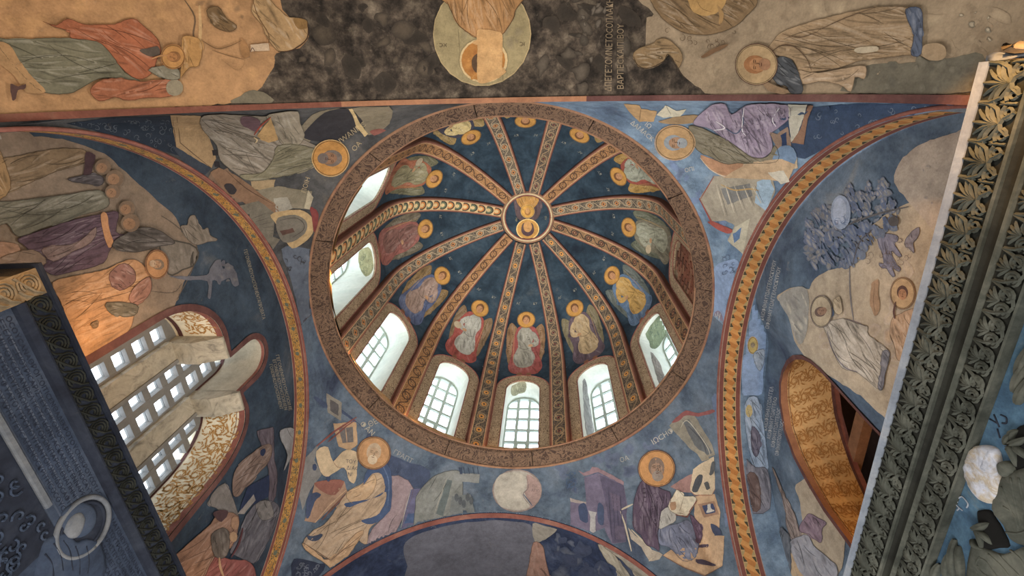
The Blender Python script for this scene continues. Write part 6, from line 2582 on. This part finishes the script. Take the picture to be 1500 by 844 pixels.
# ------------------------------------------------ left: inscribed slab
FL = Frame((-2.1, -1.606, 2.046), (-2.03, 0.56, 2.046))
LL = 2.9
TL_ = thing('tomb_frame', FL.P(1.2, 1.4, 0), 'dark slate tomb slab with rows of Greek letters and a carved roundel, at the left', 'tomb frame')
run('outer_fillet', [(0, -0.25), (0, 0.012), (0.02, 0.014), (0.024, -0.25)], FL, -0.02, LL, M_slab_dark, TL_)
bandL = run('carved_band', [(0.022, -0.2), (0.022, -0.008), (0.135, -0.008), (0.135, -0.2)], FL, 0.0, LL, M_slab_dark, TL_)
run('moulding', [(0.135, -0.2), (0.135, 0.004), (0.145, 0.006), (0.165, -0.02), (0.172, -0.04), (0.172, -0.2)], FL, 0.13, LL, M_slab_dark, TL_)
slab = run('inscribed_panel', [(0.172, -0.2), (0.172, -0.04), (1.6, -0.04), (1.6, -0.2)], FL, 0.13, LL, M_slab_slate, TL_)
run('end_band', [(0.022, -0.2), (0.022, -0.006), (1.6, -0.006), (1.6, -0.2)], FL, 0.0, 0.13, M_lamplit_marble, TL_)
run('marble_block', [(0.01, -0.25), (0.01, -0.19), (3.6, -0.19), (3.6, -0.25)], FL, 0.0, LL, M_slab_dark, TL_)


def swirl_mesh(w, h, mat, name='carved_scroll'):
    mb = MB()
    upz = Vector((0, 0, 1))
    for r in (0.46, 0.32, 0.18):
        mb.tube([(w * r * math.cos(a) - 0.04 * w, h * r * math.sin(a), 0.004) for a in linspace(0.5, 5.4, 10)], 0.0055, 4, 1.2, upz)
    mb.tube([(-w * 0.5, -h * 0.45, .003), (-w * 0.1, -h * 0.2, .008), (w * 0.3, h * 0.1, .008), (w * 0.5, h * 0.45, .003)], 0.006, 4, 1.2, upz)
    mb.tube([(w * 0.1, -h * 0.48, .003), (w * 0.34, -h * 0.3, .006), (w * 0.48, -h * 0.05, .004)], 0.006, 4, 1.2, upz)
    return mesh(name, mb.v, mb.f, mat, None, recenter=False)


SW = 0.105
sw = swirl_mesh(SW, 0.115, M_marble_pit)
tile(sw, FL, bandL, [0.18 + SW * k for k in range(int((LL - 0.25) / SW))], 0.08, -0.008)
sw2 = swirl_mesh(0.11, 0.11, M_lamplit_marble, 'lamplit_scroll')
tile(sw2, FL, TL_, [0.065], 0.085, -0.006)
R = FL.rot()
for k in range(1, 6):
    share(sw2, TL_, FL.P(0.065, 0.085 + 0.115 * k, -0.006), R)

# roundel with a bust
c_ = FL.px(121, 772, -0.04)
e_ = FL.px(168, 752, -0.04)
RR = math.hypot(c_[0] - e_[0], c_[1] - e_[1])
RR = min(RR, c_[1] - 0.195)
mb = MB()
mb.tube([FL.P(c_[0] + RR * math.cos(a), c_[1] + RR * math.sin(a), -0.035) for a in linspace(0, 2 * PI, 49)], 0.014, 6, 1, FL.n)
mb.build('roundel_ring', M_stripe, slab, True)
mb = MB()
mb.tube([FL.P(c_[0] + RR * 0.82 * math.cos(a), c_[1] + RR * 0.82 * math.sin(a), -0.038) for a in linspace(0, 2 * PI, 41)], 0.010, 6, 1, FL.n)
mb.build('roundel_inner_ring', M_slab_dark, slab, True)
vs = [FL.P(c_[0] + RR * r * math.cos(a), c_[1] + RR * r * math.sin(a), d) for r, d in ((0.97, -0.039), (0.9, -0.037)) for a in linspace(0, 2 * PI, 41)[:-1]] + [FL.P(c_[0], c_[1], -0.037)]
fs = [(i, (i + 1) % 40, 40 + (i + 1) % 40, 40 + i) for i in range(40)] + [(40 + i, 40 + (i + 1) % 40, 80) for i in range(40)]
disc = mesh('roundel_ground', vs, fs, M_slab_dark, slab)
relief('halo', [(92, 752), (104, 740), (122, 736), (138, 744), (142, 760), (134, 778), (118, 788), (100, 784), (90, 770)], M_slab_slate, slab, -0.04, 0.018, fr=FL)
relief('head', [(98, 764), (106, 754), (118, 750), (124, 760), (120, 776), (112, 788), (100, 788), (95, 776)], M_stripe, slab, -0.04, 0.028, fr=FL, lumps=0.02)
relief('shoulders', [(62, 800), (80, 784), (100, 782), (112, 794), (128, 790), (150, 800), (150, 850), (60, 860)], M_slab_slate, slab, -0.04, 0.016, fr=FL, lumps=0.08)
strokes('robe_fold', [[(78, 796), (88, 812), (92, 836)], [(92, 792), (102, 808), (106, 836)], [(110, 800), (116, 820), (116, 842)], [(126, 800), (130, 820), (128, 840)], [(66, 812), (76, 826), (78, 846)]], M_slab_dark, slab, -0.026, 0.004, FL)
# worn fillet under the rows, and dark leafy spandrel
a0, h0 = FL.px(0, 612, -0.04)
a1, h1 = FL.px(66, 745, -0.04)
hm = (h0 + h1) / 2
run('worn_fillet', [(hm - 0.017, -0.05), (hm - 0.017, -0.03), (hm - 0.01, -0.022), (hm + 0.01, -0.022), (hm + 0.017, -0.03), (hm + 0.017, -0.05)], FL, 0.13, a1, M_stripe, slab)
run('dark_spandrel', [(hm + 0.022, -0.05), (hm + 0.022, -0.036), (1.55, -0.036), (1.55, -0.05)], FL, 0.13, c_[0] - RR * 0.4, M_slab_dark, slab)
mbr = random.Random(8)
lv = MB()
for k in range(26):
    x, y = mbr.uniform(-10, 75), mbr.uniform(690, 850)
    a, h = FL.px(x, y, -0.03)
    if h < hm + 0.05 or math.hypot(a - c_[0], h - c_[1]) < RR * 1.05:
        continue
    r = mbr.uniform(0.02, 0.04)
    q0 = mbr.uniform(0, 6)
    lv.tube([FL.P(a + r * (1 - .7 * t) * math.cos(q0 + 5 * t), h + r * (1 - .7 * t) * math.sin(q0 + 5 * t), -0.03) for t in linspace(0, 1, 9)], 0.006, 4, 1, FL.n)
o = lv.build('carved_leafwork', M_slab_slate, slab)
o['kind'] = 'stuff'
# rows of letters
ROWS = ['\u039fCO\u03a5CA\u039dA\u0398\u03a1\u039fI\u0396\u039fIT\u0399CE\u039d\u0398A\u0394EK\u03a1\u039fTO\u03a5CNEK\u03a1O\u03a5C\u039fTA\u03a6EIC', '\u0395\u039e\u0395\u039b\u0395\u0393\u039e\u0395\u0399\u039fT\u03a1ICA\u03a1I\u03a3TE\u03a5CHKO\u039d\u039fCTA\u0392\u039b\u0397\u039c\u0395\u039d\u039fC',
        '\u03a9C\u039c\u0399\u039cO\u03a5C\u03a9\u03a4A\u039d\u0392E\u039bTIC\u03a4E\u039bE\u039f\u039d\u03a4AC\u039aA\u039b\u03a9C\u0393E\u039d\u039d\u0391', '\u0399\u03a9\u039dA\u0399\u039cAT\u03a9\u039dE\u03a5\u0393E\u039d\u03a9\u039dA\u039dA\u039aT\u039f\u03a1\u03a9\u039d\u03a0A\u03a1E\u0399\u03a7E\u039d',
        'A\u03a5T\u039f\u0399C\u03a0\u03a1\u039f\u03a3\u03a6\u03a5AT\u039f\u03a5\u03a4\u03a1\u039f\u03a0\u039f\u03a5\u03a0A\u039d\u03a4\u039f\u0399\u039f\u039dE\u0399\u0394\u039fCA', '\u03a1E\u03a4\u03a9\u039d\u039fC\u039f\u039dB\u0399\u039f\u03a5\u03a7\u03a1\u0397\u03a3TE\u03a5CA\u039cE\u039d\u039fC\u039a\u03a1\u0399T\u0397C',
        '\u0391\u03a0\u0397\u039d\u0397C\u0397\u0394\u03a5C\u0395\u0399\u03a0\u03a1\u0391\u039f\u03a4\u0391\u03a4\u039fC\u039c\u0395\u0393\u0391C\u03a4\u0395', '\u03a6\u0399\u039b\u039f\u0399C\u03a4\u039f\u03a0\u0399C\u03a4\u039f\u039d\u0395\u039d\u039b\u039f\u0393\u039f\u0399C\u0391\u039b\u0397\u0398\u0395\u03a5\u03a9\u039d']
n_rows = 6
for k in range(n_rows):
    h = 0.212 + (hm - 0.04 - 0.212) * k / (n_rows - 1)
    txt = ROWS[k] + ROWS[(k + 3) % 8]
    vs2, fs2, w = glyphs(txt)
    hh = 0.024
    kx = 0.040
    vv, ff = [], []
    keep = {}
    for f_ in fs2:
        P2 = [(0.17 + vs2[i][0] * kx, h - vs2[i][1] * hh / 0.72) for i in f_]
        if max(a for a, b in P2) > 2.6 or any(math.hypot(a - c_[0], b - c_[1]) < RR * 1.12 for a, b in P2):
            continue
        idx = []
        for i, (a, b) in zip(f_, P2):
            if i not in keep:
                keep[i] = len(vv)
                vv.append(FL.P(a, b, -0.0375))
            idx.append(keep[i])
        ff.append(tuple(idx))
    o = mesh('letter_row', vv, ff, M_letter, slab)
    o['kind'] = 'stuff'
    hr = h + 0.010
    run('ruled_line', [(hr, -0.05), (hr, -0.0385), (hr + 0.008, -0.0385), (hr + 0.008, -0.05)], FL, 0.16, c_[0] - RR * 1.0 if hr > c_[1] - RR else LL, M_ruled, slab)

# timber post seen through the right opening
pA, pB = at(1264, 622, 0, XGR + 0.06), at(1250, 676, 0, XGR + 0.06)
dv = (pB - pA).normalized()
p0_, p1_ = pA - dv * 0.5, pB + dv * 0.6
mb = MB()
sx = Vector((1, 0, 0))
sy = dv.cross(sx).normalized()
v = [c + sx * a * 0.045 + sy * b * 0.06 for c in (p0_, p1_) for a in (-1, 1) for b in (-1, 1)]
mb.add(v, [(0, 1, 3, 2), (4, 6, 7, 5), (0, 4, 5, 1), (2, 3, 7, 6), (0, 2, 6, 4), (1, 5, 7, 3)])
post = mb.build('timber_strut', plain('weathered_timber', (120, 86, 62), 0.85, 0.9))
tag(post, 'slanting weathered timber strut inside the right arched opening', 'timber')
